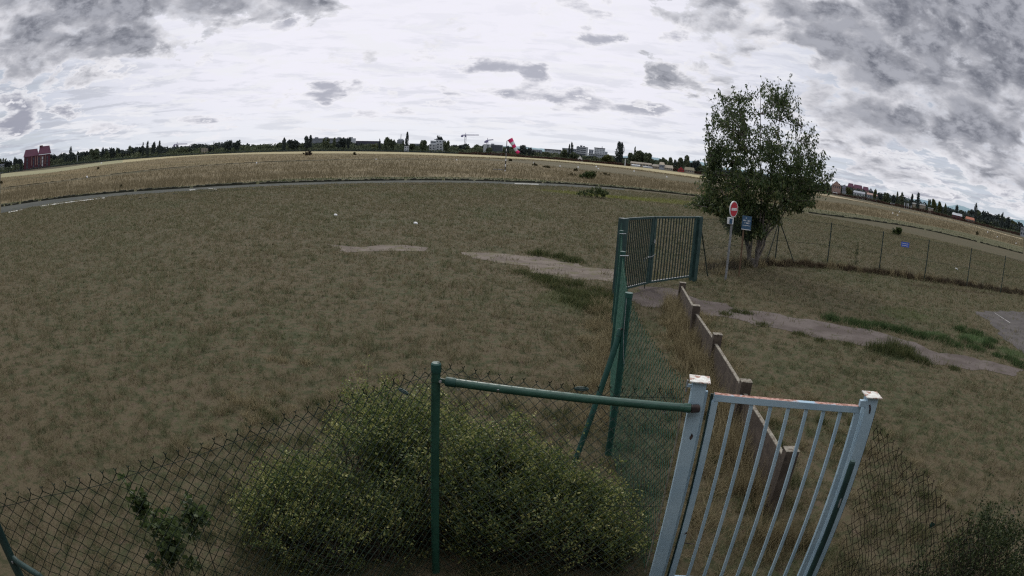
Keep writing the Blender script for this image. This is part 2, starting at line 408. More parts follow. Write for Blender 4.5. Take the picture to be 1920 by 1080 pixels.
m_verge = groundmat('verge_soil', own=((.070, .072, .038, 1), (.088, .080, .044, 1), (.055, .06, .03, 1), .2), bump=.5, bs=8)
TAXF = [(X0, 388), (100, 374), (213, 362.5), (333, 354), (480, 345.5), (640, 340.2), (780, 338.3), (900, 339.3), (968, 341.8), (1068, 346), (1171, 354), (1315, 369.5), (1500, 397), (1690, 423), (1800, 446), (1918, 476)]
TAXN = [(X0, 400), (100, 382), (213, 368.6), (333, 359.6), (480, 350.3), (640, 344.9), (780, 342.6), (900, 343.6), (968, 346.2), (1068, 350), (1171, 357), (1315, 371.5), (1500, 398.4), (1690, 424.3), (1800, 447.2), (1918, 477.2)]
TALLN = [(X0, 382), (133, 366.5), (213, 359), (333, 350), (500, 338.5), (640, 333), (800, 332), (900, 333), (1000, 337), (1100, 343.5), (1200, 351.5), (1315, 365), (1500, 388), (1650, 408), (1800, 434.5), (1918, 464)]
MIDN = [(X0, 356), (133, 339.5), (300, 319), (465, 306.5), (640, 300.5), (780, 299.3), (900, 300.2), (1000, 308), (1100, 320), (1200, 331), (1315, 347), (1500, 372), (1650, 392), (1800, 421), (1918, 450.5)]
MIDF = [(X0, 352), (133, 336), (300, 316), (465, 304.3), (640, 298.3), (780, 297.3), (900, 297.5), (1000, 301), (1100, 309.5), (1200, 321), (1315, 337), (1500, 362.5), (1650, 385), (1800, 416.5), (1918, 448)]
LGN = [(X0, 333), (100, 323), (213, 307), (333, 294.5), (467, 289.5), (640, 287.8), (780, 290), (860, 293), (1000, 299.5), (1100, 307.5), (1200, 318.5), (1315, 334), (1500, 359.5), (1653, 387), (1762, 409.3), (1850, 431), (1918, 449)]
LGF = [(X0, 325.5), (100, 316.5), (213, 301.5), (333, 289.8), (467, 285.2), (640, 283.8), (780, 286), (860, 289), (1000, 295.2), (1100, 303), (1200, 313.5), (1315, 329.2), (1500, 355.5), (1653, 385), (1762, 407), (1850, 428.8), (1918, 447.4)]
strip('mown_verge', TAXF, TALLN, .004, m_verge, 'green mown verge between the taxiway and the tall grass')
strip('tall_grass_field', TALLN, MIDN, .008, m_gold, 'soil under the tall golden grass beyond the taxiway')
strip('mown_track', MIDN, MIDF, .012, m_mown, 'darker mown track crossing the tall grass')
bank_later = True
strip('brown_meadow', MIDF, LGN, .008, m_gold2, 'brownish meadow beyond the mown track')
def cutx(l, a, b_):
    c = cat(l, 10); xs = [q[0] for q in c]; ys = [q[1] for q in c]
    return [(x, float(np.interp(x, xs, ys))) for x in np.linspace(a, b_, 9)]
m_lightg = groundmat('sunlit_green_soil', own=((.20, .20, .12, 1), (.24, .22, .13, 1), (.15, .16, .085, 1), .012), bump=.2, bs=3)  # left and right ends of the sunlit band, brightness put into the colour
m_lightt = groundmat('sunlit_tan_soil', own=((.27, .22, .14, 1), (.31, .26, .17, 1), (.20, .17, .10, 1), .012), bump=.2, bs=3)
strip('sunlit_grass_strip', cutx(LGN, 2, 230), cutx(LGF, 2, 230), .016, m_lightg, 'sunlit strip of short grass, painted pale green, before the wood at the left')
strip('sunlit_grass_strip', cutx(LGN, 230, 1330), cutx(LGF, 230, 1330), .016, m_light, 'sunlit strip of short grass, painted pale straw, before the tree line')
strip('sunlit_grass_strip', cutx(LGN, 1330, 1918), cutx(LGF, 1330, 1918), .016, m_lightt, 'thin sunlit strip of short grass, painted tan, before the houses at the right')
m_tax = surf('worn_asphalt', (.060, .064, .058), (.078, .080, .070), .25, .9, (.052, .058, .040), .58, .5, .3, 20, sp_=.04)
strip('taxiway', TAXN[:11], TAXF[:11], .010, m_tax, 'narrow curving grey asphalt taxiway', wob=.10)
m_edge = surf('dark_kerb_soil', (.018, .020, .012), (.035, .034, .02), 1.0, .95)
def lineribbon(name, pts, wpx, z, mat, label):
    strip(name, [(x, y + wpx / 2) for x, y in pts], [(x, y - wpx / 2) for x, y in pts], z, mat, label)
# raised dark turf edge along the far side of the taxiway: a low bank casting its own shade
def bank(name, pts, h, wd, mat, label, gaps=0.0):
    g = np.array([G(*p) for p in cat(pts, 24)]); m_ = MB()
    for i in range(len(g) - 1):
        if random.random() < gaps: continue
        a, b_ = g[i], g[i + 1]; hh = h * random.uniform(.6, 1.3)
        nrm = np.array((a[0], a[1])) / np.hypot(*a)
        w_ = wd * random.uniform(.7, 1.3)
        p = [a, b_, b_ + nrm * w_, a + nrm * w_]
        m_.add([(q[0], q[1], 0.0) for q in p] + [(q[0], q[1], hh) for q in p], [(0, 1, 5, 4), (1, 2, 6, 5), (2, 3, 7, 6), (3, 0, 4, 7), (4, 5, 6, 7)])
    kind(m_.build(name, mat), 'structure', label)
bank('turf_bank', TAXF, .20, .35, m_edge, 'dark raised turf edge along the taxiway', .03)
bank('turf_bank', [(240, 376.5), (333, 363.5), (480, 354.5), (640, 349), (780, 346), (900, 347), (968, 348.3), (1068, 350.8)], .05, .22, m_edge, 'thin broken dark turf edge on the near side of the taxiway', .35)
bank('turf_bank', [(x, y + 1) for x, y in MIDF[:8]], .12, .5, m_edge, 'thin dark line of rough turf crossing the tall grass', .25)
m_white = surf('worn_white_paint', (.62, .62, .58), (.40, .40, .37), 2.0, .8)
def mark(name, poly, z, mat, label):
    g = [(*G(*p), z) for p in poly]
    return kind(fastmesh(name, g, [tuple(range(len(g)))], mat), 'structure', label)
mark('taxiway_line', [(76, 386), (196, 370.6), (196, 371.8), (76, 387.4)], .016, m_white, 'long worn white line painted on the taxiway')
mark('taxiway_line', [(16, 397.5), (33, 394.4), (33, 395.8), (16, 399)], .016, m_white, 'short white dash at the left end of the taxiway')
mark('taxiway_line', [(37, 393.6), (43, 392.6), (43, 393.8), (37, 394.8)], .016, m_white, 'tiny white dash beside the short one on the taxiway')
mark('taxiway_line', [(355, 356), (366, 355.6), (366, 356.5), (355, 357)], .016, m_white, 'small faded white dash further along the taxiway')
mark('taxiway_line', [(388, 352.6), (402, 355.5), (412, 355.2), (398, 354)], .016, m_white, 'faded bent white mark on the taxiway')
mark('taxiway_line', [(965, 344.2), (1010, 345.2), (1010, 346), (965, 345)], .016, m_white, 'faint white line on the taxiway in front of the windsock')
# ---- concrete path and paved apron
def patch(name, edge, z, mat, label, amp=.10, step=.25):
    g = smooth([G(*p) for p in edge] + [G(*edge[0])], step); out = []
    for i, (x, y) in enumerate(g[:-1]):
        t = i * .7; a = amp * (math.sin(t * 1.3) + math.sin(t * 2.9 + 1) * .6 + random.uniform(-.6, .6))
        b_ = amp * (math.cos(t * 1.7) + random.uniform(-.6, .6)); out.append((x + a, y + b_))
    me = bpy.data.meshes.new(name)
    import bmesh
    bm = bmesh.new(); vs = [bm.verts.new((x, y, z)) for x, y in out]; fc = bm.faces.new(vs)
    if fc.normal.z < 0: fc.normal_flip()
    bmesh.ops.triangulate(bm, faces=[fc]); bm.to_mesh(me); bm.free(); me.materials.append(mat)
    o = bpy.data.objects.new(name, me); COL.objects.link(o); kind(o, 'structure', label)
    return out
m_path = surf('weathered_concrete', (.082, .068, .062), (.115, .098, .090), .9, .92, (.068, .066, .044), .57, 2.2, .5, 60, w3=.08, sp_=.06)
m_path2 = surf('broken_concrete', (.115, .096, .082), (.155, .132, .112), 1.2, .92, (.11, .10, .065), .50, 1.8, .6, 60, w3=.10, sp_=.06)
PATHS = []
PATHS.append(patch('concrete_path', [(1176, 552), (1200, 541), (1250, 538), (1300, 556), (1340, 568), (1385, 579), (1470, 592), (1555, 606), (1600, 614), (1650, 622), (1700, 640), (1760, 660), (1850, 676), (1916, 694),
     (1908, 704), (1870, 700), (1810, 690), (1760, 687), (1700, 672), (1650, 655), (1590, 642), (1540, 636), (1480, 622), (1400, 604), (1330, 592), (1280, 582), (1215, 577), (1185, 566)], .006, m_path, 'weathered grey brown concrete path running from the dark gate to the right'))
PATHS.append(patch('concrete_slab', [(862, 474), (900, 473), (960, 477), (1015, 481), (1050, 490), (1100, 500), (1150, 506), (1170, 524), (1176, 534), (1120, 527), (1060, 520), (1010, 514), (985, 500), (925, 490), (885, 485)], .006, m_path2, 'broken pale concrete patch on the lawn left of the dark gate', .12))
PATHS.append(patch('concrete_slab', [(600, 459), (650, 460), (700, 462), (760, 461), (800, 463), (795, 469), (720, 473), (660, 472), (610, 465)], .006, m_path2, 'thin far piece of broken concrete in the lawn', .2, .4))
PATHS.append(patch('paved_apron', [(1828, 585), (1880, 583), (1990, 590), (2000, 690), (1925, 664), (1885, 640), (1862, 610)], .006, surf('apron_asphalt', (.070, .064, .062), (.09, .082, .078), 1.5, .9, (.08, .085, .06), .6, 2.5, .4, 70, sp_=.06), 'paved grey corner at the right edge'))
mark('apron_line', [(1864, 587), (1865.5, 587), (1895, 606), (1893, 606)], .012, surf('faded_line_paint', (.22, .21, .20), (.30, .29, .28), 2.0, .9), 'white line painted on the paved corner')
# hills on the horizon, distance haze painted into their colour
m_hill = surf('haze_tinted_hills', (.16, .24, .28), (.20, .29, .32), .0004, 1.0)
def hills(pts, D, label):
    top = []; 
    pp = cat(pts, 12)
    for x, y in pp:
        a, e = azel(x, y); top.append((a, D * math.tan(e) + CAMH))
    v = []
    for a, h_ in top:
        hh = h_ + random.uniform(-4, 4)
        for dd, z in ((0, -1), (350, hh * .6), (800, hh), (2200, -1)):
            v.append((math.sin(a) * (D + dd), math.cos(a) * (D + dd), z))
    f = [(i * 4 + j, (i + 1) * 4 + j, (i + 1) * 4 + j + 1, i * 4 + j + 1) for i in range(len(top) - 1) for j in range(3)]
    kind(fastmesh('hills', v, f, m_hill, smooth=True), 'structure', label)
hills([(1140, 297), (1180, 291), (1215, 293), (1235, 295), (1262, 304), (1290, 300), (1320, 303), (1345, 312), (1400, 318), (1500, 338), (1600, 352), (1695, 370), (1730, 373), (1760, 380)], 9000, 'haze tinted blue green ridge on the horizon behind the middle trees')
hills([(1760, 388), (1795, 383), (1822, 391), (1850, 402), (1880, 407), (1920, 411), (1950, 416)], 9000, 'haze tinted blue green ridge on the horizon at the right')
hills([(900, 275), (960, 273), (1010, 277), (1060, 283), (1100, 290), (1140, 300)], 11000, 'low haze tinted ridge behind the windsock')
# ------------------------------------------------------------------ grass blades
def blades(pos, h, wd, lean, tint, per=1):
    """one leaning blade (three vertices) at every place"""
    n = len(pos); a = RNG.uniform(0, 2 * math.pi, n); b_ = RNG.uniform(0, 2 * math.pi, n)
    h = np.broadcast_to(h, n) * RNG.uniform(.5, 1.3, n); wd = np.broadcast_to(wd, n)
    dx_ = np.cos(a) * wd / 2; dy_ = np.sin(a) * wd / 2; le = h * np.broadcast_to(lean, n) * RNG.uniform(.2, 1.4, n)
    z0 = np.zeros(n)
    v = np.stack([np.stack([pos[:, 0] - dx_, pos[:, 1] - dy_, z0], 1), np.stack([pos[:, 0] + dx_, pos[:, 1] + dy_, z0], 1),
                  np.stack([pos[:, 0] + np.cos(b_) * le, pos[:, 1] + np.sin(b_) * le, h], 1)], 1).reshape(-1, 3)
    return v, np.arange(3 * n).reshape(n, 3), tint
def vnoise(x, y, s, seed=0):
    """value noise in plan for clumping"""
    x = np.asarray(x) / s; y = np.asarray(y) / s; xi = np.floor(x).astype(int); yi = np.floor(y).astype(int); fx = x - xi; fy = y - yi
    fx = fx * fx * (3 - 2 * fx); fy = fy * fy * (3 - 2 * fy)
    def hsh(i, j):
        k = (i * 374761393 + j * 668265263 + seed * 974634777) & 0x7fffffff; k = ((k ^ (k >> 13)) * 1274126177) & 0x7fffffff; return ((k ^ (k >> 16)) & 0xffff) / 65535.
    return (hsh(xi, yi) * (1 - fx) + hsh(xi + 1, yi) * fx) * (1 - fy) + (hsh(xi, yi + 1) * (1 - fx) + hsh(xi + 1, yi + 1) * fx) * fy
def lawnmat(name, mult, dry):
    m, n, b, o = newmat(name); nodes = m.node_tree.nodes
    g = nodes.new('ShaderNodeGroup'); g.node_tree = TONE
    at = nodes.new('ShaderNodeAttribute'); at.attribute_name = 'tint'
    c = n.mix(1.0, g.outputs[0], (*mult, 1), 'MULTIPLY')
    c = n.mix(n.ramp(at.outputs['Fac'], .72, 1.0, 0, .75), c, (*dry, 1))
    c = n.mix(n.ramp(at.outputs['Fac'], .30, .0, 0, .55), c, (.035, .042, .018, 1))
    n.put(b.inputs['Base Color'], c); b.inputs['Roughness'].default_value = .75; spec(b, .15)
    tr = nodes.new('ShaderNodeBsdfTranslucent'); n.put(tr.inputs[0], c); mx = nodes.new('ShaderNodeMixShader'); mx.inputs[0].default_value = .3
    m.node_tree.links.new(b.outputs[0], mx.inputs[1]); m.node_tree.links.new(tr.outputs[0], mx.inputs[2]); m.node_tree.links.new(mx.outputs[0], o.inputs['Surface'])
    return m
m_lawn = lawnmat('lawn_blades', (1.55, 1.55, 1.45), (.26, .22, .14))
def scatter_polar(n, r0, r1, a0=-62, a1=62, power=1.0):
    r = (RNG.uniform(0, 1, n) * (r1 ** power - r0 ** power) + r0 ** power) ** (1 / power); a = np.radians(RNG.uniform(a0, a1, n))
    return np.stack([r * np.sin(a), r * np.cos(a)], 1)
p = scatter_polar(860000, 2.3, 78, power=.7)
keep = np.ones(len(p), bool)
for poly in PATHS:
    c_ = np.array(poly).mean(0); near = (abs(p[:, 0] - c_[0]) < 14) & (abs(p[:, 1] - c_[1]) < 14); idx = np.where(near)[0]
    keep[idx] &= ~(inpoly(p[idx, 0], p[idx, 1], poly) & (RNG.uniform(0, 1, len(idx)) > .03 + .35 * (vnoise(p[idx, 0], p[idx, 1], 0.35, 5) > .62)))
d = np.hypot(p[:, 0], p[:, 1]); az_ = np.arctan2(p[:, 0], p[:, 1])
txn = np.array([G(*q) for q in cat(TAXN, 8)]); order = np.argsort(np.arctan2(txn[:, 0], txn[:, 1])); txa = np.arctan2(txn[:, 0], txn[:, 1])[order]; txd = np.hypot(txn[:, 0], txn[:, 1])[order]
keep &= d < np.interp(az_, txa, txd)
clump = vnoise(p[:, 0], p[:, 1], .12, 1) * .58 + vnoise(p[:, 0], p[:, 1], .30, 6) * .32 + vnoise(p[:, 0], p[:, 1], 1.3, 2) * .10
keep &= clump + RNG.uniform(-.25, .25, len(p)) > .38
p = p[keep]; d = d[keep]; clump = clump[keep]
hh = (.030 + .12 * (np.clip(clump - .36, 0, .4) / .4) ** 1.3) * np.interp(d, [3, 20, 60], [1, 1.05, 1.2])
v, f, t = blades(p, hh, np.clip(d * .0012, .005, .075), .9, np.clip(RNG.uniform(0, .85, len(p)) + (.62 - clump) * .8, 0, 1))
kind(fastmesh('lawn_grass', v, f, m_lawn, t), 'stuff', 'short patchy dry grass covering the airfield lawn')
# ---- tall dry grasses
m_tall = leafmat('tall_dry_grass', [(.10, .086, .050), (.142, .117, .070), (.178, .148, .092), (.215, .182, .118)], .85, .30, .12, .8, .1)
m_straw = leafmat('straw_grass', [(.11, .09, .05), (.18, .15, .085), (.25, .21, .125), (.34, .29, .18)], .85, .35, .8, .5, .1)
m_green = leafmat('green_grass', [(.022, .042, .016), (.038, .068, .024), (.058, .095, .034), (.10, .13, .055)], .7, .35, 1.2, .5, .15)
m_weed = leafmat('weed_leaves', [(.025, .04, .016), (.045, .062, .022), (.08, .09, .035), (.14, .13, .06)], .7, .3, 1.2, .5, .15)
m_dead = leafmat('dead_grass', [(.035, .026, .018), (.06, .045, .03), (.09, .068, .045), (.14, .11, .07)], .85, .25, 1.2, .5, .1)
def band(n, near, far, h, wf, mat, name, label, x0=-20, x1=1940, p0=0, seedh=.45):
    xs = RNG.uniform(x0, x1, n)
    nn = cat([(x0 - 5, near[0][1] + 3)] + near[1:-1] + [(x1 + 5, near[-1][1] + 6)]); ff = cat([(x0 - 5, far[0][1] + 3)] + far[1:-1] + [(x1 + 5, far[-1][1] + 6)])
    ny = np.interp(xs, [q[0] for q in nn], [q[1] for q in nn]); fy = np.interp(xs, [q[0] for q in ff], [q[1] for q in ff])
    tt = RNG.uniform(p0, 1, n); ys = ny + (fy - ny) * tt
    pos = np.array([G(a, b_) for a, b_ in zip(xs, ys)]); d = np.hypot(pos[:, 0], pos[:, 1])
    cl = vnoise(pos[:, 0], pos[:, 1], 2.2, 9) * .6 + vnoise(pos[:, 0], pos[:, 1], 9, 4) * .4
    k = cl + RNG.uniform(-.3, .3, n) > .34; pos = pos[k]; d = d[k]; cl = cl[k]
    v, f, t = blades(pos, h * (.55 + .8 * cl), d * wf, .35, RNG.uniform(0, 1, len(pos)))
    kind(fastmesh(name, v, f, mat, t), 'stuff', label)
band(85000, TALLN, MIDN, .50, .0007, m_tall, 'tall_golden_grass', 'tall golden dry grass beyond the taxiway')
band(30000, MIDF, LGN, .42, .0007, m_tall, 'brown_meadow_grass', 'brown dry meadow grass beyond the mown track')
band(12000, TAXF, TALLN, .14, .0012, m_weed, 'verge_grass', 'low green grass on the verge of the taxiway')
def tuft(spots, mat, name, label, hb=.4, wd=.008, lean=.45, n=220):
    P_ = []; H_ = []
    for (x, y, r_, hs) in spots:
        k = int(n * r_ * 3); q = RNG.normal(0, r_ * .5, (k, 2)) + np.array((x, y)); P_.append(q)
        H_.append(np.full(k, hs) * np.exp(-((q - (x, y)) ** 2).sum(1) / (1.2 * r_ * r_)))
    P_ = np.concatenate(P_); H_ = np.concatenate(H_)
    v, f, t = blades(P_, H_ + .03, np.maximum(wd, np.hypot(P_[:, 0], P_[:, 1]) * .0011), lean, RNG.uniform(0, 1, len(P_)))
    return kind(fastmesh(name, v, f, mat, t), 'stuff', label)
def along(a, b_, n, off=0, jit=.2):
    out = []
    for i in range(n):
        t = (i + random.random()) / n; out.append((a[0] + (b_[0] - a[0]) * t + off + random.uniform(-jit, jit), a[1] + (b_[1] - a[1]) * t + random.uniform(-jit, jit)))
    return out
CP = [(4.26, 14.6), (3.80, 11.66), (3.60, 9.68), (3.27, 7.26), (3.03, 5.12)]     # feet of the concrete posts
sp_ = []
for a, b_ in zip(CP[:-1], CP[1:]):
    sp_ += [(x, y, random.uniform(.12, .26), random.uniform(.28, .62)) for x, y in along(a, b_, 11, -.22, .12)]
    sp_ += [(x, y, random.uniform(.08, .18), random.uniform(.15, .3)) for x, y in along(a, b_, 5, .22, .12)]
sp_ += [(x, y, .25, random.uniform(.15, .4)) for x, y in along((3.0, 5.0), (2.6, 4.0), 6, 0, .3)]
tuft(sp_, m_straw, 'straw_grass', 'tall straw coloured grass along the concrete panel fence', n=380, wd=.006)
sp_ = [(x, y, random.uniform(.2, .5), random.uniform(.08, .22)) for x, y in along((1.7, 6.8), (3.6, 14), 26, .9, .7)] + [(x, y, .3, .2) for x, y in along((1.4, 7), (2.5, 14.5), 30, -.2, .3)]
sp_ += [(x, y, random.uniform(.2, .4), random.uniform(.1, .25)) for x, y in along((1.8, 4.6), (2.6, 6.5), 10, .2, .4)]
tuft(sp_, m_straw, 'windblown_grass', 'windblown pale grass between the side fence and the concrete panels', n=200, wd=.006, lean=1.1)
sp_ = [(*G(x, y), random.uniform(.25, .5), random.uniform(.10, .24)) for x, y in [(1600, 606), (1620, 612), (1650, 614), (1680, 620), (1700, 625), (1725, 632), (1745, 632), (1770, 640), (1790, 648), (1810, 640), (1830, 655), (1850, 650), (1870, 668), (1895, 675), (1910, 685), (1800, 620), (1830, 625), (1860, 640), (1560, 600)]]
tuft(sp_, m_green, 'green_grass', 'fresh green grass along the far edge of the concrete path', n=330, wd=.010, lean=.7)
sp_ = [(*G(x, y), random.uniform(.2, .4), random.uniform(.14, .34)) for x, y in [(1640, 655), (1655, 660), (1670, 663), (1690, 668), (1705, 672), (1720, 676), (1735, 682), (1675, 655), (1700, 660)]]
sp_ += [(*G(x, y), .22, .07) for x, y in [(1500, 628), (1540, 640), (1590, 648), (1380, 585), (1400, 588), (1360, 590), (1430, 610), (1790, 692)]]
tuft(sp_, m_weed, 'weed_clump', 'bushy dark green weeds spilling over the concrete path', n=330, wd=.010, lean=.6)
sp_ = [(*G(x, y), random.uniform(.25, .5), random.uniform(.08, .26)) for x, y in [(1040, 540), (1060, 548), (1080, 552), (1100, 560), (1120, 545), (1135, 560), (1090, 575), (1065, 565), (1115, 580), (1140, 590), (1030, 530), (1010, 522), (980, 512), (1075, 535), (1050, 483), (1075, 490), (1010, 478)]]
tuft(sp_, m_weed, 'bramble_patch', 'low brambles on the lawn left of the dark gate', n=300, wd=.014, lean=.8)
# ragged dead grass under the far fence
FB = [G(1318, 508), G(1385, 498), G(1450, 496), (14.3, 23.9), (17.4, 23.6), (20.6, 23.2), (23.8, 22.9), (27.2, 22.6), (31, 22.2)]
sp_ = []
for a, b_ in zip(FB[:-1], FB[1:]):
    sp_ += [(x, y, random.uniform(.2, .4), random.uniform(.15, .36)) for x, y in along(a, b_, 12, 0, .15)]
tuft(sp_, m_dead, 'dead_grass', 'dark ragged dead grass under the far chain link fence', n=190, wd=.02)
sp_ = [(x, y, .3, random.uniform(.2, .5)) for a, b_ in zip(FB[:-1], FB[1:]) for x, y in along(a, b_, 4, 0, .2)] + [(*G(x, y), .35, .4) for x, y in [(1340, 505), (1360, 500), (1380, 498), (1400, 500), (1420, 500), (1350, 515), (1330, 500)]]
tuft(sp_, m_straw, 'fence_grass', 'straw coloured grass round the tree foot and the far fence posts', n=150, wd=.02)
sp_ = [(random.uniform(-3, .5), random.uniform(2.6, 4.2), random.uniform(.1, .3), random.uniform(.05, .22)) for _ in range(70)] + [(random.uniform(-3.4, 6), random.uniform(3.2, 8), random.uniform(.1, .25), random.uniform(.05, .14)) for _ in range(160)]
sp_ = [q for q in sp_ if not (1.2 < q[0] < 3.1 and q[1] < 4)]
tuft(sp_, m_weed, 'near_weeds', 'loose tufts of weeds on the near lawn', n=200, wd=.007, lean=.8)
sp_ = [(random.uniform(-4, 6), random.uniform(3.0, 9), random.uniform(.08, .2), random.uniform(.04, .14)) for _ in range(260)]
tuft(sp_, m_straw, 'near_dry_tufts', 'pale dry tufts on the near lawn', n=160, wd=.006, lean=1.0)
# ------------------------------------------------------------------ paints
m_green_p = surf('green_painted_steel', (.014, .058, .040), (.022, .078, .054), 6, .38, (.10, .12, .10), .72, 14, .15, 60, sp_=.5)
m_green_t = surf('turquoise_green_steel', (.009, .048, .038), (.014, .066, .053), 4, .5, (.14, .19, .17), .68, 16, .2, 60)
m_dark_p = surf('dark_green_steel', (.012, .034, .032), (.022, .052, .047), 5, .5, (.06, .08, .07), .72, 10, .1, 40)
m_far_p = surf('dark_fence_post_paint', (.010, .022, .018), (.018, .034, .027), 5, .6)
m_wire = surf('green_coated_wire', (.007, .016, .011), (.012, .026, .017), 9, .6, sp_=.25)
m_wire_t = surf('turquoise_coated_wire', (.008, .060, .036), (.013, .086, .052), 9, .55)
m_wire_b = surf('brown_old_wire', (.014, .012, .010), (.028, .022, .017), 9, .85, sp_=.2)
m_zinc = surf('galvanised_steel', (.30, .31, .32), (.42, .43, .44), 20, .45, metal=.6)
m_zinc_d = surf('weathered_zinc_post', (.16, .165, .17), (.23, .235, .24), 12, .6, metal=.2)
m_blue = surf('pale_blue_gate_paint', (.29, .41, .50), (.36, .48, .56), 2.5, .5, (.055, .035, .032), .675, 5.5, .12, 30, w3=.015, sp_=.45)
def rail_paint():
    m, n, b_, o = newmat('rusting_pale_blue_paint'); t = m.node_tree.nodes.new('ShaderNodeTexCoord').outputs['Object']
    nz = n.xyz(m.node_tree.nodes.new('ShaderNodeNewGeometry').outputs['Normal'])[2]
    k = n.math('MULTIPLY', n.ramp(nz, .4, .8), n.ramp(n.noise(n.vmath('ADD', t, (2, 0, 0)), 3.0, 6, .7), .40, .47))
    c = n.mix(k, n.mix(n.ramp(n.noise(t, 2.5, 6, .6), .4, .6), (.29, .41, .50, 1), (.36, .48, .56, 1)), n.mix(n.ramp(n.noise(t, 30, 5, .6), .45, .55), (.42, .26, .22, 1), (.24, .12, .09, 1)))
    c = n.mix(n.ramp(n.noise(t, 14, 6, .7), .66, .68), c, (.07, .05, .045, 1))
    n.put(b_.inputs['Base Color'], c); b_.inputs['Roughness'].default_value = .75; spec(b_, .2); return m
m_blue_r = rail_paint()
m_cap = surf('peeling_white_cap_paint', (.66, .66, .62), (.52, .50, .46), 14, .7, (.30, .16, .12), .535, 17, .5, 60, w3=.015)
m_rust = surf('rusted_metal', (.03, .022, .022), (.07, .05, .045), 16, .9, bump=.5)
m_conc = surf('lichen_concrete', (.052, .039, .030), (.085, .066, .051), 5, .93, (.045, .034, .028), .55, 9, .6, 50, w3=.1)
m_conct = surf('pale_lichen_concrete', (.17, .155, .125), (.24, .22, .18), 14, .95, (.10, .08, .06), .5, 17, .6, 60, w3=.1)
# ------------------------------------------------------------------ chain link
def chain(name, plan, topz, botz, cell, cellh, r, mat, parent, spikes=True, jitter=.004, nseg=3, skew=0.0, barb=.03):
    """plan: polyline in plan; topz/botz: functions of the fraction along it"""
    pl = np.array(plan, float); seg = np.hypot(*np.diff(pl, axis=0).T); cum = np.concatenate([[0], np.cumsum(seg)]); Lt = cum[-1]
    def at(s):
        s = np.clip(s, 0, Lt); return np.stack([np.interp(s, cum, pl[:, 0]), np.interp(s, cum, pl[:, 1])], -1)
    nc = int(Lt / cell); mb = MB()
    j2 = np.random.default_rng(abs(hash(name)) % 1000 if False else 7).normal(0, jitter, (2 * nc + 4, 400, 2))
    for i in range(nc):
        fr = (i + .5) * cell / Lt; tz = topz(fr); bz = botz(fr); m = int((tz - bz) / (cellh / 2))
        pts = []
        for k in range(m + 1):
            ci = 2 * i + (k % 2); s = ci * cell / 2 + cell * .25 + skew * k * cellh / 2
            if k % 2: tzz = topz(min(1, (ci * cell / 2 + .25 * cell) / Lt))
            else: tzz = tz
            q = at(s + j2[ci, k, 0]); z = tzz - k * cellh / 2 + j2[ci, k, 1]
            off = r * (1 if (k % 2) else -1)
            pts.append((q[0], q[1] + off, max(z, 0.005)))
        pts = np.array(pts)
        if len(pts) < 2: continue
        mb.tube(pts, r, nseg, cap=False)
        # mirrored strand of the same column
        pts2 = []
        for k in range(m + 1):
            ci = 2 * i + 1 - (k % 2) if True else 0
            s = ci * cell / 2 + cell * .25 + skew * k * cellh / 2 - cell / 2 * 0
            ci2 = 2 * i - (k % 2); s = ci2 * cell / 2 + cell * .25 + skew * k * cellh / 2
            q = at(s + j2[ci2, k, 0]); z = topz(min(1, max(0, (ci2 * cell / 2 + .25 * cell) / Lt))) - k * cellh / 2 + j2[ci2, k, 1]
            off = r * (1 if (k % 2) else -1); pts2.append((q[0], q[1] + off, max(z, .005)))
        mb.tube(np.array(pts2), r, nseg, cap=False)
        if spikes:
            p0 = pts[0]; dl = (at((2 * i) * cell / 2 + cell * .25 + .01) - at((2 * i) * cell / 2 + cell * .25)) / .01
            a = p0 + np.array((0, 0, barb * .6)); 
            mb.tube([p0, a, a + np.array((dl[0] * barb * .35, dl[1] * barb * .35, barb * random.uniform(.3, .7)))], r, nseg, cap=False)
            mb.tube([a, a + np.array((-dl[0] * barb * .35, -dl[1] * barb * .35, barb * random.uniform(.2, .6)))], r, nseg, cap=False)
    return mb.build(name, mat, parent)
def wire(pts, r, parent, mat, name='tension_wire'):
    return MB().tube(pts, r, 4).build(name, mat, parent)
# ---- front fence: corner post at the left, round post in the middle, brace to the white gate post
PM = Vector((-.507, 4.09, 0)); PL = Vector((-2.66, 1.42, 0)); PG = Vector((1.385, 3.92, 0)); PR = Vector((2.80, 3.58, 0))
ff = thing('chain_link_fence', 'near dark green chain link fence with round post and brace pipe to the blue gate', 'fence', (PM.x, PM.y, 0))
pm = MB().tube([(PM.x, PM.y, -.1), (PM.x, PM.y, 1.985)], .034, 20).build('post', m_green_p, ff, smooth=False)
c = MB().tube([(PM.x, PM.y, 1.93), (PM.x, PM.y, 1.992), (PM.x, PM.y, 2.002)], [.038, .038, .030], 20).build('post_cap', m_green_t, pm)
MB().tube([(PM.x, PM.y, 1.86), (PM.x, PM.y, 1.885)], .037, 20).build('clamp', m_green_p, pm)
A2 = (PM.x, PM.y); B2 = (PG.x, PG.y)
ba = onplane(842, 713, A2, B2); bb = onplane(1300, 758, A2, B2)
ba.y -= .03; bb.y -= .075; bb.x -= .045
br = MB().tube([ba, bb], .031, 20).build('brace_pipe', m_green_p, ff)
dirb = (bb - ba).normalized()
MB().tube([ba - dirb * .02, ba + dirb * .055], .035, 20).build('pipe_sleeve', m_green_t, br)
MB().beam(ba - dirb * .085, ba + dirb * .01, .008, .035).build('bracket', m_green_p, br)
MB().tube([ba + dirb * -.06 + Vector((0, -.012, 0)), ba + dirb * -.06 + Vector((0, -.022, 0))], .011, 8).build('bolt', m_zinc, br)
MB().tube([bb - dirb * .05, bb + dirb * .0], .035, 20).build('pipe_sleeve', m_green_p, br)
q = ba + dirb * .36
MB().tube([q + Vector((0, -.034, -.002)), q + Vector((0, -.030, .0))], .010, 7).build('paint_chip', m_zinc, br)
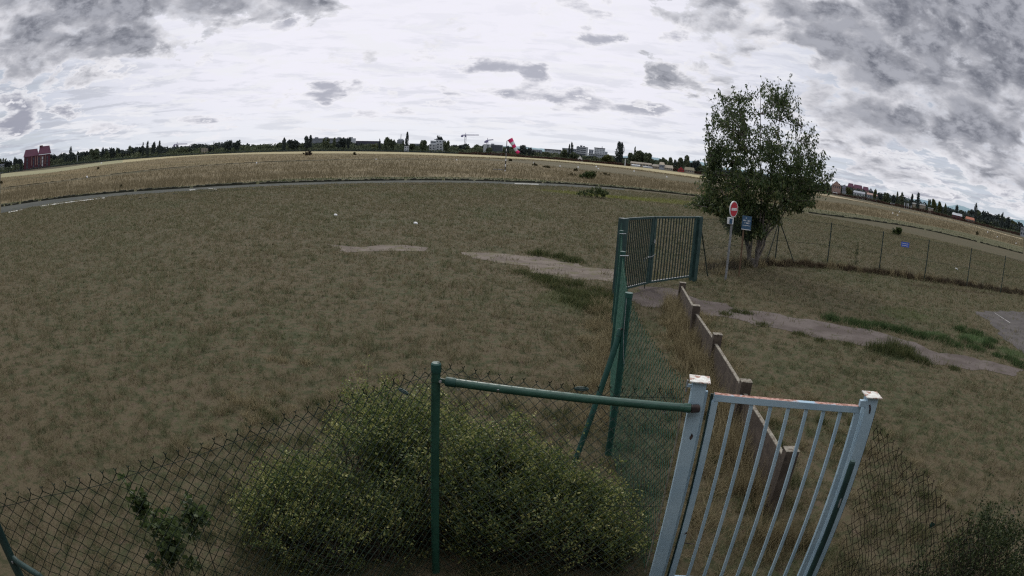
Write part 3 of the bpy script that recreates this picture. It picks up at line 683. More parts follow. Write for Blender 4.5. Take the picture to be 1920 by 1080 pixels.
for u in (.07, 1.55):
    q = ba + dirb * u
    MB().tube([q + Vector((-.02, -.02, -.02)), q + Vector((0, -.01, -.055)), q + Vector((.022, -.02, -.02))], .003, 4).build('wire_tie', m_zinc, br)
LP_ = [A2, (-.90, 3.66), (-1.30, 3.22), (-1.72, 2.66), (-2.16, 2.05), (PL.x, PL.y)]
ztl = lambda f: 1.965 - .09 * math.sin(min(f, 1) * math.pi) * .6 - .10 * f
chain('wire_mesh', LP_, ztl, lambda f: .02, .088, .088, .0037, m_wire, ff, jitter=.004)
zr = lambda f: 1.985 - .05 * f - .05 * math.sin(f * math.pi)
chain('wire_mesh', [A2, (B2[0] - .06, B2[1] + .0)], zr, lambda f: .02, .088, .088, .0037, m_wire, ff, jitter=.003)
def onl(pl, f):
    pl = np.array(pl); seg = np.hypot(*np.diff(pl, axis=0).T); cum = np.concatenate([[0], np.cumsum(seg)]); s = f * cum[-1]
    return np.interp(s, cum, pl[:, 0]), np.interp(s, cum, pl[:, 1])
for dz_, k in ((.045, 0), (1.0, 0)):
    wire([(*onl(LP_, i / 16), ztl(i / 16) - dz_ + .006 * math.sin(i * 1.9)) for i in range(17)], .0022, ff, m_wire)
    wire([(*onl([A2, B2], i / 10 * .96), zr(i / 10) - dz_ + .004 * math.sin(i)) for i in range(11)], .0022, ff, m_wire)
for (pos_, yaw) in (((onplane(757, 733, A2, LP_[1])), -.7), (onplane(1090, 728, A2, B2), 0)):
    m_ = MB(); k = [pos_ + Vector((math.cos(yaw) * math.cos(t) * .05, math.sin(yaw) * math.cos(t) * .05 - .01, math.sin(t) * .013)) for t in np.linspace(0, 2 * math.pi, 15)]
    m_.tube(k, .005, 5); m_.tube([k[0], pos_ + Vector((0, -.01, 0)), k[7]], .007, 6); m_.build('wire_tensioner', m_dark_p, ff)
pc = MB().tube([(PL.x, PL.y, -.1), (PL.x, PL.y, 1.90)], .033, 18).build('post', m_dark_p, ff)
MB().tube([(PL.x, PL.y, 1.85), (PL.x, PL.y, 1.915)], .037, 18).build('post_cap', m_dark_p, pc)
s0 = onplane(22, 1046, (PL.x, PL.y), (PL.x + 1, PL.y + .05)); s1 = onplane(72, 1078, (PL.x, PL.y), (PL.x + 1, PL.y + .05)); s1b = s0 + (s1 - s0) * 3.2
st = MB().tube([s0, s0 + Vector((.03, 0, .006)), s0 + Vector((.06, 0, -.006)), s1, s1 + Vector((.95, .15, -1.35))], .022, 14).build('strut', m_dark_p, ff)
MB().tube([s0 + Vector((.02, -.028, -.01)), s0 + Vector((.02, -.02, -.01))], .010, 8).build('bolt', m_zinc, st)
# ---- white gate posts and gate
gdir = (PR - PG).normalized(); grz = math.atan2(gdir.y, gdir.x); gn = Vector((gdir.y, -gdir.x, 0))     # gn points to the camera
P1, P2 = (PG.x, PG.y), (PR.x, PR.y)
def gpost(base, label, lean, cap_w):
    t = thing('gate_post', label, 'post', (base.x, base.y, 0), 'pale blue box section posts of the pedestrian gate')
    h = 2.035; sh = Vector((lean, 0, 0))
    b_ = MB().beam(Vector((base.x, base.y, -.1)) + sh, (base.x, base.y, h), .105, .105, upv=gn).build('box_post', m_blue, t, bevel=.006)
    MB().box((base.x, base.y, h + .004), (cap_w, .150, .008), rz=grz).build('cap_plate', m_cap, t)
    return t
g1 = gpost(PG, 'pale blue square gate post with flaking cap, joined by the green brace pipe', .0, .155)
g2 = gpost(PR, 'pale blue square gate post with flaking cap and the latch side of the white gate', .0, .150)
# rust bite, hinge lug and the broken weld where the brace meets the post
q = onplane(1296, 813, P1, P2) + gn * .0545
MB().add([q + gdir * a + Vector((0, 0, b_)) for a, b_ in [(-.012, .0), (-.006, .012), (-.002, .03), (.004, .022), (.010, .014), (.012, -.006), (.006, -.016), (.001, -.030), (-.008, -.022), (-.013, -.010)]], [tuple(range(10))]).build('rust_hole', m_rust, g1)
MB().box(bb + Vector((.035, -.005, .0)), (.075, .05, .055), rz=.1).build('weld_lug', m_rust, g1, bevel=.012)
q = onplane(1291, 733, P1, P2) + gn * .02 - gdir * .02
MB().beam(q, q + Vector((0, 0, .09)), .018, .01).build('eye_bolt', m_zinc_d, g1)
MB().beam(q + Vector((0, 0, .05)), q + gdir * .05 + Vector((0, 0, .05)), .02, .02).build('eye_bolt', m_blue, g1)
MB().tube([q + Vector((-.01, -.02, -.05)), q + Vector((-.02, -.02, -1.7))], .006, 6).build('edge_rod', m_conct, g1)
gt = thing('pedestrian_gate', 'pale blue steel pedestrian gate with vertical bars between two square posts', 'gate', (PG.x + gdir.x * .7, PG.y + gdir.y * .7, 0))
tl = onplane(1339, 748, P1, P2); tr = onplane(1612, 763, P1, P2)
zt = (tl.z + tr.z) / 2; u0 = (tl - PG).dot(gdir) - .005; u1 = (tr - PG).dot(gdir) + .005
def gp(u, z, off=0.0): return PG + gdir * u + Vector((0, 0, z)) + gn * off
zb = .16
fr = MB(); fr.beam(gp(u0 - .0, zt), gp(u1, zt), .045, .055).build('top_rail', m_blue_r, gt, bevel=.003)
MB().beam(gp(u0, zb), gp(u1, zb), .045, .055).build('bottom_rail', m_blue, gt, bevel=.003)
for uu in (u0 + .012, u1 - .015):
    MB().beam(gp(uu, zb + .029), gp(uu, zt - .029), .05, .042, upv=gn).build('stile', m_blue, gt, bevel=.003)
MB().beam(gp(u0 - .016, .12, -.006), gp(u0 - .016, zt + .02, -.006), .022, .012, upv=gn).build('stop_strip', m_dark_p, gt)
MB().beam(gp(.066, .12, -.01), gp(.066, zt + .035, -.01), .022, .030, upv=gn).build('stop_strip', m_blue, gt)
for i, x in enumerate((1373, 1408, 1444.5, 1478.5, 1513, 1546, 1578)):
    q = onplane(x, 764, P1, P2); uu = (q - PG).dot(gdir)
    MB().beam(gp(uu, zb + .029), gp(uu, zt - .029), .026, .026, upv=gn).build('bar', m_blue, gt)
for uu in (.95,):
    pass
q = gp(u1 + .02, zt + .06, .03); lk = MB().box(q, (.10, .04, .055), rz=grz).build('latch', m_blue, gt, bevel=.005)
MB().tube([q + gdir * .04 + Vector((0, 0, .0)) + gn * .02, q + gdir * .055 + Vector((0, 0, -.03)) + gn * .02, q + gdir * .06 + Vector((0, 0, -.07)) + gn * .02], .009, 6).build('padlock_shackle', m_rust, lk)
ring = [q + gdir * (.055 + .022 * math.cos(t)) + gn * .012 + Vector((0, 0, .0 + .028 * math.sin(t))) for t in np.linspace(0, 2 * math.pi, 12)]
MB().tube(ring, .005, 5).build('latch_ring', m_zinc_d, lk)
q = onplane(1283, 1018, P1, P2); MB().tube([q, q + gdir * .09 + Vector((0, 0, -.005))], .005, 5).build('bolt_rod', m_rust, gt)
# peeling weld seam on the right post
sv, sf_ = [], []
for k in range(70):
    z = 1.95 - k * .026; e_ = .003 + .010 * abs(math.sin(k * 1.7) * math.sin(k * .61 + 1)); a = gp((PR - PG).length + .0555, z, .048)
    sv += [tuple(a), tuple(a + Vector(gdir) * .001 - gn * e_ * 2.2)]
    if k: sf_.append((2 * k - 2, 2 * k - 1, 2 * k + 1, 2 * k))
sm = MB().add(sv, sf_)
sm.build('peeling_seam', m_rust, g2)
# ---- loose mesh at the right of the gate
rf = thing('loose_chain_link_fence', 'sagging old brown chain link with torn upper edge right of the white gate', 'fence', (2.9, 3.0, 0))
RL = [(2.87, 3.50), (2.96, 3.20), (3.03, 2.85), (3.08, 2.50), (3.16, 2.15), (3.35, 1.7)]
chain('wire_mesh', RL, lambda f: 1.80 - .30 * f ** .8 + .02 * math.sin(f * 19), lambda f: .05, .070, .085, .0036, m_wire_b, rf, jitter=.010, skew=.10, barb=.025)
wire([(*onl(RL, i / 10), .9 + .01 * math.sin(i * 2)) for i in range(11)], .002, rf, m_wire_b)
rp = (2.385, 3.05)
MB().tube([(rp[0], rp[1], -.1), (rp[0], rp[1], 1.75), (rp[0], rp[1], 1.765)], [.024, .024, .020], 14).build('post', m_dark_p, rf)
MB().tube([(rp[0] - .01, rp[1] - .025, 1.47), (rp[0] - .008, rp[1] - .027, 1.40)], .006, 5).build('wire_tie', m_zinc, rf)
MB().add([onplane(1742, 982, RL[2], RL[4]) + Vector(o_) for o_ in ((0, -.02, .03), (.05, -.03, .005), (.06, -.02, -.02), (.01, -.02, -.03), (-.01, -.02, .0))], [(0, 1, 2, 3, 4)]).build('torn_clip', m_green_t, rf)
# ---- side fence: from the white gate post back to the dark double gate
sf = thing('side_chain_link_fence', 'turquoise green chain link fence seen nearly edge on, running to the dark gate', 'fence', (1.3, 6.6, 0))
Q1 = Vector((1.31, 6.58, 0)); Q2 = Vector((1.75, 9.65, 0)); Q3 = Vector((2.22, 12.6, 0)); Q4 = Vector((2.63, 15.1, 0))
for q_, rr in ((Q1, .042), (Q2, .042), (Q3, .042)):
    p_ = MB().tube([(q_.x, q_.y, -.1), (q_.x, q_.y, 2.04)], rr, 16).build('post', m_green_t, sf)
    MB().tube([(q_.x, q_.y, 2.0), (q_.x, q_.y, 2.055)], rr + .004, 16).build('post_cap', m_green_t, p_)
sa = onplane(1163, 622, (Q1.x, Q1.y - .0), (Q1.x - 1, Q1.y + .35)); foot = G(1078, 865)
k = MB().tube([sa, (foot[0], foot[1], 0.0)], .034, 14).build('strut', m_green_t, sf)
MB().tube([sa + (Vector((foot[0], foot[1], 0)) - sa).normalized() * -.03, sa + (Vector((foot[0], foot[1], 0)) - sa).normalized() * .05], .040, 14).build('pipe_sleeve', m_green_t, k)
MB().tube([sa + Vector((.03, -.02, .02)), sa + Vector((.0, -.04, .05))], .012, 6).build('bolt', m_rust, k)
chain('wire_mesh', [(Q1.x + .02, Q1.y), (1.37, 5.2), (PG.x - .03, PG.y + .10)], lambda f: 1.95 - .10 * math.sin(f * math.pi) - .04 * f, lambda f: .02, .086, .086, .0030, m_wire_t, sf, jitter=.004)
chain('wire_mesh', [(Q1.x, Q1.y), (Q2.x, Q2.y)], lambda f: 1.97, lambda f: .02, .075, .075, .0024, m_wire_t, sf, jitter=.004)
chain('wire_mesh', [(Q2.x, Q2.y), (Q3.x, Q3.y), (Q4.x, Q4.y)], lambda f: 1.97, lambda f: .02, .085, .085, .0026, m_wire_t, sf, jitter=.004)
for z in (1.93, 1.0, .12):
    wire([(Q1.x, Q1.y, z), (Q2.x, Q2.y, z), (Q4.x, Q4.y, z)], .0025, sf, m_wire_t)
MB().tube([(Q1.x - .03, Q1.y - .04, 2.0), (Q1.x - .02, Q1.y - .045, 1.6), (Q1.x + .01, Q1.y - .05, 1.3), (Q1.x + .05, Q1.y - .05, 1.15)], .003, 4).build('wire_tie', m_zinc, sf)
for q_ in (Q2, Q3):
    MB().tube([(q_.x - .05, q_.y - .05, 1.99), (q_.x + .09, q_.y - .06, 2.0)], .008, 5).build('wire_tie', m_zinc, sf)
# ---- dark green double gate
dg = thing('double_gate', 'dark green double gate of vertical bars standing ajar on the concrete path', 'gate', (3.9, 16.6, 0))
GL, GM, GR = Vector((2.74, 15.38, 0)), Vector((3.86, 16.72, 0)), Vector((5.70, 18.30, 0))
for q_, wdt in ((GL, .20), (GR, .20)):
    b_ = MB().box((q_.x, q_.y, .98), (wdt, wdt, 2.16), rz=math.atan2(GR.y - GM.y, GR.x - GM.x)).build('post', m_dark_p, dg, bevel=.01)
def leaf(a, b_, name, lab):
    lf = MB(); d = (b_ - a).normalized(); z0, z1 = .16, 2.03
    o = MB().beam(a + Vector((0, 0, z1)), b_ + Vector((0, 0, z1)), .06, .06).build('gate_leaf', m_dark_p, dg)
    o['label'] = lab
    fr = MB().beam(a + Vector((0, 0, z0)), b_ + Vector((0, 0, z0)), .05, .05).build('bottom_rail', m_dark_p, o)
    for q in (a + d * .05, b_ - d * .06):
        MB().beam(q + Vector((0, 0, z0 + .026)), q + Vector((0, 0, z1 - .031)), .10, .05, upv=(-d.y, d.x, 0)).build('stile', m_dark_p, o)
    Ln = (b_ - a).length; n = 13 if Ln > 2 else 12
    for i in range(n):
        q = a + d * (.10 + (Ln - .21) * (i + 1) / (n + 1))
        MB().beam(q + Vector((0, 0, z0 + .026)), q + Vector((0, 0, z1 - .031)), .028, .028, upv=(-d.y, d.x, 0)).build('bar', m_far_p, o)
    MB().box(((a + b_) / 2 + Vector((0, 0, z0 + .030))), ((b_ - a).length - .3, .036, .006), rz=math.atan2(d.y, d.x)).build('bottom_strip', m_zinc, o)
dl = (GM - GL).normalized(); dr = (GR - GM).normalized()
leaf(GL + dl * .13, GM - dl * .01, 'l', 'left leaf turned away from the other')
leaf(GM + dr * .02, GR - dr * .13, 'r', 'right leaf')
lk = MB().box(GM + Vector((.02, -.06, 1.15)), (.07, .06, .22)).build('lock_box', m_dark_p, dg)
MB().tube([GM + Vector((.10, -.1, 1.0)), GM + Vector((0, -.12, .93)), GM + Vector((-.12, -.12, .90)), GM + Vector((-.2, -.14, .84))], .012, 5).build('chain', m_zinc, dg)
MB().box(GM + Vector((-.2, -.15, .82)), (.05, .03, .07)).build('padlock', m_zinc, dg)
MB().box(GM + Vector((.06, -.07, 1.36)), (.035, .03, .10)).build('keeper', m_zinc, dg)
MB().tube([GM + Vector((-.12, -.12, .16)), GM + Vector((-.12, -.12, -.01))], .014, 6).build('drop_bolt', m_far_p, dg)
# ---- far fence
rfz = thing('far_chain_link_fence', 'long low dark green chain link fence crossing the lawn at the right', 'fence', (10.9, 23.3, 0))
def plan_top(x, y, z=2.03):
    d = ray(x, y); t = (CAMH - z) / -d.z; return (d.x * t, d.y * t)
tops = [(1318, 412), (1462, 406), (1559.6, 418), (1656.9, 434.4), (1742.5, 450.2), (1822, 466), (1885.7, 480)]
fp = [plan_top(*q_) for q_ in tops]
fp[0] = (GR.x + .14, GR.y + .05)
e = np.array(fp[-1]) - np.array(fp[-2]); fp += [tuple(np.array(fp[-1]) + e), tuple(np.array(fp[-1]) + 2 * e)]
for i, q_ in enumerate(fp[1:]):
    MB().tube([(q_[0], q_[1], -.1), (q_[0], q_[1], 2.05 if i else 2.12)], .030, 8).build('post', m_far_p, rfz)
for (tx, ty, bx, by, k) in ((1461, 414, 1436, 494, 1), (1463, 413, 1490, 497, 1), (1318, 440, 1327, 518, 0)):
    t0 = fp[k]; b_ = G(bx, by); MB().tube([(t0[0], t0[1], 1.88 if k else 1.6), (b_[0], b_[1], 0)], .024, 7).build('strut', m_far_p, rfz)
for a, b_ in zip(fp[:-1], fp[1:]):
    chain('wire_mesh', [a, b_], lambda f: 1.98 - .03 * math.sin(f * math.pi), lambda f: .05, .11, .11, .0030, m_wire, rfz, spikes=False, jitter=.002)
for z in (1.98, 1.0):
    wire([(x, y, z) for x, y in fp], .006, rfz, m_wire)
# ---- concrete posts and panels
cf = thing('concrete_panel_fence', 'low weathered concrete post and panel fence leading to the dark gate', 'fence', (3.6, 9.7, 0))
hs = [.64, .76, .74, .78, .80]; lean = [.03, -.02, .02, .0, .02]
pts_ = [Vector((x, y, 0)) for x, y in CP]
for i, q_ in enumerate(pts_):
    d = (pts_[max(i - 1, 0)] - pts_[min(i + 1, 4)]).normalized()
    a = math.atan2(d.y, d.x)
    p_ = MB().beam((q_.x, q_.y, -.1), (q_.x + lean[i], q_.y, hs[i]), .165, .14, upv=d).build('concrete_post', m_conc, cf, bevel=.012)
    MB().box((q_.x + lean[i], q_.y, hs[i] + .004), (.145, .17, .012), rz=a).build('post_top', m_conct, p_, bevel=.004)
for i in range(4):
    a, b_ = pts_[i], pts_[i + 1]; d = (b_ - a).normalized(); s_ = Vector((d.y, -d.x, 0)) * 0.0
    a2 = a + d * .06; b2 = b_ - d * .06; ha, hb = hs[i] - (.17 if i else .09), hs[i + 1] - .14
    k = 10; top = [a2 + (b2 - a2) * t + Vector((0, 0, ha + (hb - ha) * t)) for t in np.linspace(0, 1, k)]
    n2 = Vector((d.y, -d.x, 0)) * .024; m_ = MB()
    for j in range(k - 1):
        p0, p1 = top[j], top[j + 1]; z0 = Vector((p0.x, p0.y, -.05)); z1 = Vector((p1.x, p1.y, -.05))
        m_.add([z0 - n2, z1 - n2, p1 - n2, p0 - n2, z0 + n2, z1 + n2, p1 + n2, p0 + n2], [(0, 1, 2, 3), (5, 4, 7, 6), (3, 2, 6, 7)] + ([(4, 0, 3, 7)] if j == 0 else []) + ([(1, 5, 6, 2)] if j == k - 2 else []))
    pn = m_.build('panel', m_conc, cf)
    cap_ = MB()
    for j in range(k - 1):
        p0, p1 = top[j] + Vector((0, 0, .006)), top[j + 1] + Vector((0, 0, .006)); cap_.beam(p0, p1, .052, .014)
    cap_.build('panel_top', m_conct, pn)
# ---- signs
m_red = surf('sign_red', (.42, .012, .03), (.34, .012, .028), 20, .45)
m_wht = surf('sign_white', (.66, .66, .66), (.56, .56, .56), 20, .5)
m_sblue = surf('sign_blue', (.030, .075, .135), (.04, .09, .155), 20, .5)
m_rblue = surf('sign_royal_blue', (.02, .07, .36), (.025, .08, .40), 20, .5)
def signframe(c, nrm):
    nrm = Vector(nrm).normalized(); r_ = Vector((0, 0, 1)).cross(nrm).normalized(); u_ = nrm.cross(r_); return Vector(c), nrm, r_, u_
def disc(c, fr, rad, d0, d1, name, mat, par, n=36):
    c, nn, r_, u_ = fr; a = [r_ * math.cos(t) + u_ * math.sin(t) for t in np.linspace(0, 2 * math.pi, n, endpoint=False)]
    v = [c + q * rad + nn * d0 for q in a] + [c + q * rad + nn * d1 for q in a]
    return MB().add(v, [tuple(range(n, 2 * n)), tuple(range(n))[::-1]] + [(i, (i + 1) % n, n + (i + 1) % n, n + i) for i in range(n)]).build(name, mat, par)
def plate(fr, x, y, wd, ht, d0, d1, name, mat, par, mb=None):
    c, nn, r_, u_ = fr; m_ = mb or MB()
    m_.box(c + r_ * x + u_ * y + nn * (d0 + d1) / 2, (wd, ht, d1 - d0), axes=[r_, u_, nn])
    return m_ if mb else m_.build(name, mat, par)
sx, sy = G(1360, 526)
ns = thing('no_entry_sign', 'round red and white no entry sign on a grey post beside the dark gate', 'sign', (sx, sy, 0))
MB().tube([(sx, sy, -.1), (sx, sy, 2.60)], .040, 10).build('sign_post', m_zinc_d, ns)
cen = onplane(1371.5, 391.5, (sx, sy), (sx + math.cos(azel(1360, 526)[0]), sy - math.sin(azel(1360, 526)[0]))); az0 = math.atan2(cen.x, cen.y)
vd = Vector((-math.sin(az0), -math.cos(az0), 0)); rot = Matrix.Rotation(R(60), 3, 'Z'); nrm = rot @ vd
frs = signframe(cen + nrm * .10 + vd * .03, nrm)
disc(None, frs, .27, -.03, .0, 'sign_rim', m_wht, ns); disc(None, frs, .238, .001, .006, 'sign_face', m_red, ns)
bar = plate(frs, 0, 0, .34, .085, .0065, .010, 'white_bar', m_wht, ns)
m_ = MB()
for i, u in enumerate((-.13, -.085, -.04, .045, .085, .125)): plate(frs, u, 0, .006, .055, .0102, .0115, '', None, None, m_)
m_.build('bar_lettering', m_red, bar)
bx = MB().tube([(cen.x, cen.y, cen.z - .50), (cen.x, cen.y, cen.z - .29)], .11, 12).build('lower_plate', m_wht, ns)
plate(signframe(cen + Vector((0, 0, -.40)) + vd * .115, vd), .02, 0, .10, .17, 0, .006, 'plate_mark', m_sblue, bx)
bx_, by_ = G(1385, 521)
ps = thing('notice_sign', 'dark blue notice board with white lettering on a thin brown post by the tree', 'sign', (bx_, by_, 0))
rr_ = (math.cos(azel(1385, 521)[0]), -math.sin(azel(1385, 521)[0]))
c1_ = onplane(1400, 417.5, (bx_, by_), (bx_ + rr_[0], by_ + rr_[1])); top_ = onplane(1395, 428, (bx_, by_), (bx_ + rr_[0], by_ + rr_[1]))
MB().tube([(bx_, by_, -.1), top_ + Vector((0, .03, 0))], .032, 8).build('sign_post', surf('brown_wood', (.12, .07, .04), (.08, .05, .03), 8, .8), ps)
az0 = math.atan2(c1_.x, c1_.y); vd = Vector((-math.sin(az0), -math.cos(az0), .0)); frb = signframe(c1_ + vd * .03, vd)
bd = plate(frb, 0, 0, .34, .46, -.02, 0, 'notice_board', m_sblue, ps)
plate(frb, 0, -.238, .34, .020, -.02, .004, 'board_edge', m_wht, bd)
m_ = MB()
for row, (yy, hh_, ws) in enumerate([(.07, .045, [(-.10, .05), (-.04, .03), (.035, .02), (.07, .03), (.11, .03)]), (-.01, .045, [(-.06, .02), (.0, .03), (.04, .035), (.085, .03)]), (-.10, .022, [(-.12, .03), (-.08, .03), (-.04, .03), (0, .03), (.04, .03), (.08, .03), (.12, .02)]), (.16, .03, [(-.03, .03)])]):
    for (xx, w_) in ws: plate(frb, xx, yy, w_ * .8, hh_, .001, .003, '', None, None, m_)
m_.build('white_lettering', m_wht, bd)
A_, B_ = fp[3], fp[4]
cb_ = onplane(1697, 458.5, A_, B_); dd = Vector((B_[0] - A_[0], B_[1] - A_[1], 0)).normalized(); nn_ = Vector((dd.y, -dd.x, 0))
frf = signframe(cb_ + nn_ * .02, nn_)
bs_ = thing('fence_sign', 'small bright blue sign with two white lines hung on the far fence', 'sign', tuple(cb_))
bd = plate(frf, 0, 0, .52, .24, 0, .006, 'sign_plate', m_rblue, bs_); m_ = MB()
for yy in (.045, -.05):
    for i in range(9):
        plate(frf, -.19 + i * .046, yy, .030, .035, .0065, .008, '', None, None, m_)
m_.build('white_lettering', m_wht, bd)
# ---- windsock
wx, wy = G(947, 321.5); D_ = math.hypot(wx, wy)
ws_ = thing('windsock', 'red and white striped windsock drooping from a tall thin pole in the field', 'windsock', (wx, wy, 0))
Wa = (wx, wy); Wb = (wx + 1, wy)
ptop = onplane(950.8, 264, Wa, Wb); m_blk = surf('black_paint', (.02, .02, .022), (.035, .035, .035), 3, .6); 
tp = Vector((wx, wy, 0)); axis = (Vector((wx, wy, ptop.z)) - tp)
prev = 0
segs = [(0, .05, m_wht), (.05, .16, m_blk), (.16, .24, m_wht), (.24, .345, m_blk), (.345, .40, m_wht), (.40, .60, m_zinc_d), (.60, .66, m_blk), (.66, .74, m_wht), (.74, .85, m_blk), (.85, 1.0, m_zinc_d)]
for (a, b_, mm) in segs:
    MB().tube([tp + axis * a, tp + axis * b_], .11 if a < .4 else .08, 10).build('pole_band', mm, ws_)
m_rsock = surf('red_windsock_cloth', (.62, .02, .14), (.52, .02, .11), .8, .7); m_wsock = surf('white_windsock_cloth', (.62, .64, .68), (.52, .54, .58), .8, .7)
mouth = onplane(956, 260.5, Wa, Wb); path = [mouth] + [onplane(x, y, Wa, Wb) for x, y in [(959.5, 266.5), (962.5, 271.5), (965.3, 277), (968.3, 283.0), (973.0, 287.3)]]
rad = [.50, .44, .37, .32, .28, .33]
pole_h = MB().tube([Vector((wx, wy, ptop.z)), Vector((wx, wy, ptop.z)) + (mouth - Vector((wx, wy, ptop.z))) * .5, mouth], .04, 6).build('sock_arm', m_zinc_d, ws_)
for i in range(5):
    a, b_ = path[i], path[i + 1]; r0, r1 = rad[i], rad[i + 1]
    mid = [a + (b_ - a) * t for t in np.linspace(0, 1, 4)]; rr2 = [r0 + (r1 - r0) * t + .015 * math.sin(9 * t + i) for t in np.linspace(0, 1, 4)]
    MB().tube(mid, rr2, 16, cap=(i == 4)).build('sock_band', m_rsock if i % 2 == 0 else m_wsock, ws_, smooth=True)
ring = [mouth + Vector((.5 * math.cos(t) * .8, .5 * math.sin(t) * .4, .5 * math.cos(t) * -.45)) for t in np.linspace(0, 2 * math.pi, 20)]
a = G(925, 318.8); b_ = G(946, 319.2)
tag(MB().beam((a[0], a[1], .12), (b_[0], b_[1], .12), .25, .2).build('ground_rail', m_zinc_d, loc=(a[0], a[1], 0)), 'low grey rail lying in the grass left of the windsock pole', 'rail')
# ---- small white runway markers
mk = thing('runway_marker', '', 'marker', (0, 0, 0)); MB().tube([(0, 0, 0), (0, 0, .10), (0, 0, .42), (0, 0, .47)], [.30, .29, .14, .06], 10).build('cone', m_wht, mk)
ML = [(163, 332, 'small white marker far left in the tall grass'), (190, 305.5, 'tiny white marker on the green strip right of the red brick tower'), (481, 305.5, 'white marker on the dark track left of the bushy brown heap'), (705, 298.5, 'white marker in the meadow below the flat dark roofed hall'), (856, 299.5, 'small white marker in the meadow left of the windsock'),
      (1001, 304.8, 'white marker just right of the windsock pole'), (1050, 311, 'flat white marker right of the dark tussocks'), (1084, 313, 'white marker above the left tussocks, below the two towers'), (1118, 312, 'upright white marker of the pair below the white gabled house'), (1122, 316, 'wide white marker of the pair below the white gabled house'),
      (1189, 320.5, 'white marker below the big dark poplar'), (1250, 331.3, 'white marker below the long pale sheds'), (1674, 399.5, 'left one of three white markers right of the tree'), (1686.5, 397.5, 'right one of three white markers right of the tree'), (1683, 403.5, 'nearest one of three white markers right of the tree'),
      (1852, 435, 'white marker on the green strip near the right edge'), (1870, 444, 'second white marker near the right edge, at the grass border'), (1905, 456, 'last pale marker before the right edge')]
for i, (x, y, lb) in enumerate(ML):
    g_ = G(x, y + 1.2); D = math.hypot(*g_); s_ = max(.8, min(2.2, D * 3.1 / 1150 / .6))
    if i == 0: mk.location = (*g_, 0); mk.scale = (s_,) * 3; mk['label'] = lb; mk['group'] = 'white markers in the airfield grass'
    else: dup(mk, (*g_, 0), lb, scale=(s_,) * 3)
for (x, y, lb) in [(629, 404.5, 'white pebble on the lawn left of the middle'), (779, 420, 'pale white clod on the lawn, larger than the other'), (1793, 505, 'white scrap behind the far fence')]:
    g_ = G(x, y); tag(MB().tube([(g_[0], g_[1], 0), (g_[0] + .03, g_[1], .06), (g_[0] + .04, g_[1], .09)], [.11, .10, .04], 7).build('white_stone', m_wht, loc=(*g_, 0)), lb, 'stone')
# ---- unseen building block added behind the camera to darken the near ground
m_shade_wall = surf('grey_shade_wall', (.20, .195, .185), (.25, .24, .23), 1.0, .9, (.12, .115, .105), .62, 3, .4, 40)
bw = thing('unseen_shade_building', 'unseen grey building block added behind the viewpoint to shade the near ground', 'building', (0, -1.2, 0))
MB().box((0, -4.2, 2.6), (15, 6, 5.4)).build('wall', m_shade_wall, bw); MB().box((0, -3.85, 5.4), (16.2, 7.5, .22)).build('roof', m_dark_p, bw)
# ------------------------------------------------------------------ foliage
def leaves(centres, size, aspect, tint, droop=0.0, fold=True):
    """pointed leaf (four vertices, slightly cupped) at every centre"""
    n = len(centres); d = RNG.normal(0, 1, (n, 3)); d[:, 2] -= droop * 2.0
    d /= np.linalg.norm(d, axis=1)[:, None]; r_ = RNG.normal(0, 1, (n, 3)); s_ = np.cross(d, r_); s_ /= np.linalg.norm(s_, axis=1)[:, None] + 1e-9
    nn = np.cross(d, s_); sz = np.broadcast_to(size, n) * RNG.uniform(.6, 1.25, n)
    l = d * sz[:, None]; w_ = s_ * (sz * aspect)[:, None]
    v = np.stack([centres, centres + l * .45 + w_ * .5 + nn * sz[:, None] * .08, centres + l, centres + l * .45 - w_ * .5 + nn * sz[:, None] * .08], 1).reshape(-1, 3)
    return v, np.arange(4 * n).reshape(n, 4), tint
m_bark = surf('tree_bark', (.10, .085, .072), (.16, .14, .125), 5, .9, (.05, .042, .036), .55, 12, .5, 60, w3=.1)
m_leafT = leafmat('cherry_leaves', [(.022, .040, .016), (.044, .072, .026), (.078, .110, .038), (.17, .18, .07)], .5, .42, .6, .5, .3)
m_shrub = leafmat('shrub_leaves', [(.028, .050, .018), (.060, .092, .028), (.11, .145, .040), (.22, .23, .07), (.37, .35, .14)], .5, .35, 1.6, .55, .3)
m_twig = surf('shrub_twigs', (.05, .045, .03), (.08, .065, .045), 9, .9)
m_blur = leafmat('vine_leaves', [(.035, .055, .02), (.065, .095, .032), (.10, .13, .05)], .5, .4, 1.5, .5, .3)
# ---- the lone tree
tb = Vector((*G(1411, 501), 0)); Dt = math.hypot(tb.x, tb.y); azt = math.atan2(tb.x, tb.y)
er = Vector((math.cos(azt), -math.sin(azt), 0)); ed = Vector((math.sin(azt), math.cos(azt), 0))
Ta, Tb = (tb.x, tb.y), (tb.x + er.x, tb.y + er.y)
def tl_(x, y):
    q = onplane(x, y, Ta, Tb) - tb; return (q.dot(er), q.z)
env = [tl_(*q) for q in [(1352, 172), (1366, 168), (1380, 160), (1400, 172), (1420, 168), (1442, 164), (1462, 170), (1482, 166), (1490, 190), (1508, 205), (1520, 240), (1526, 262), (1540, 290), (1562, 335), (1545, 372), (1508, 392), (1470, 390), (1440, 405), (1425, 425), (1395, 440), (1372, 425), (1352, 400), (1330, 392), (1303, 379), (1318, 362), (1310, 345), (1322, 310), (1332, 275), (1322, 240), (1338, 222), (1346, 195)]]
ev = np.array(env); umin, umax, zmin, zmax = ev[:, 0].min(), ev[:, 0].max(), ev[:, 1].min(), ev[:, 1].max()
tree = thing('tree', 'lone leafy many stemmed tree standing behind the signs at the far fence', 'tree', tuple(tb))
limbs = []; wood = MB()
lim_t = [(1362, 230), (1385, 190), (1425, 185), (1465, 195), (1500, 240), (1525, 320), (1335, 310), (1350, 370), (1480, 340), (1400, 260), (1450, 280)]
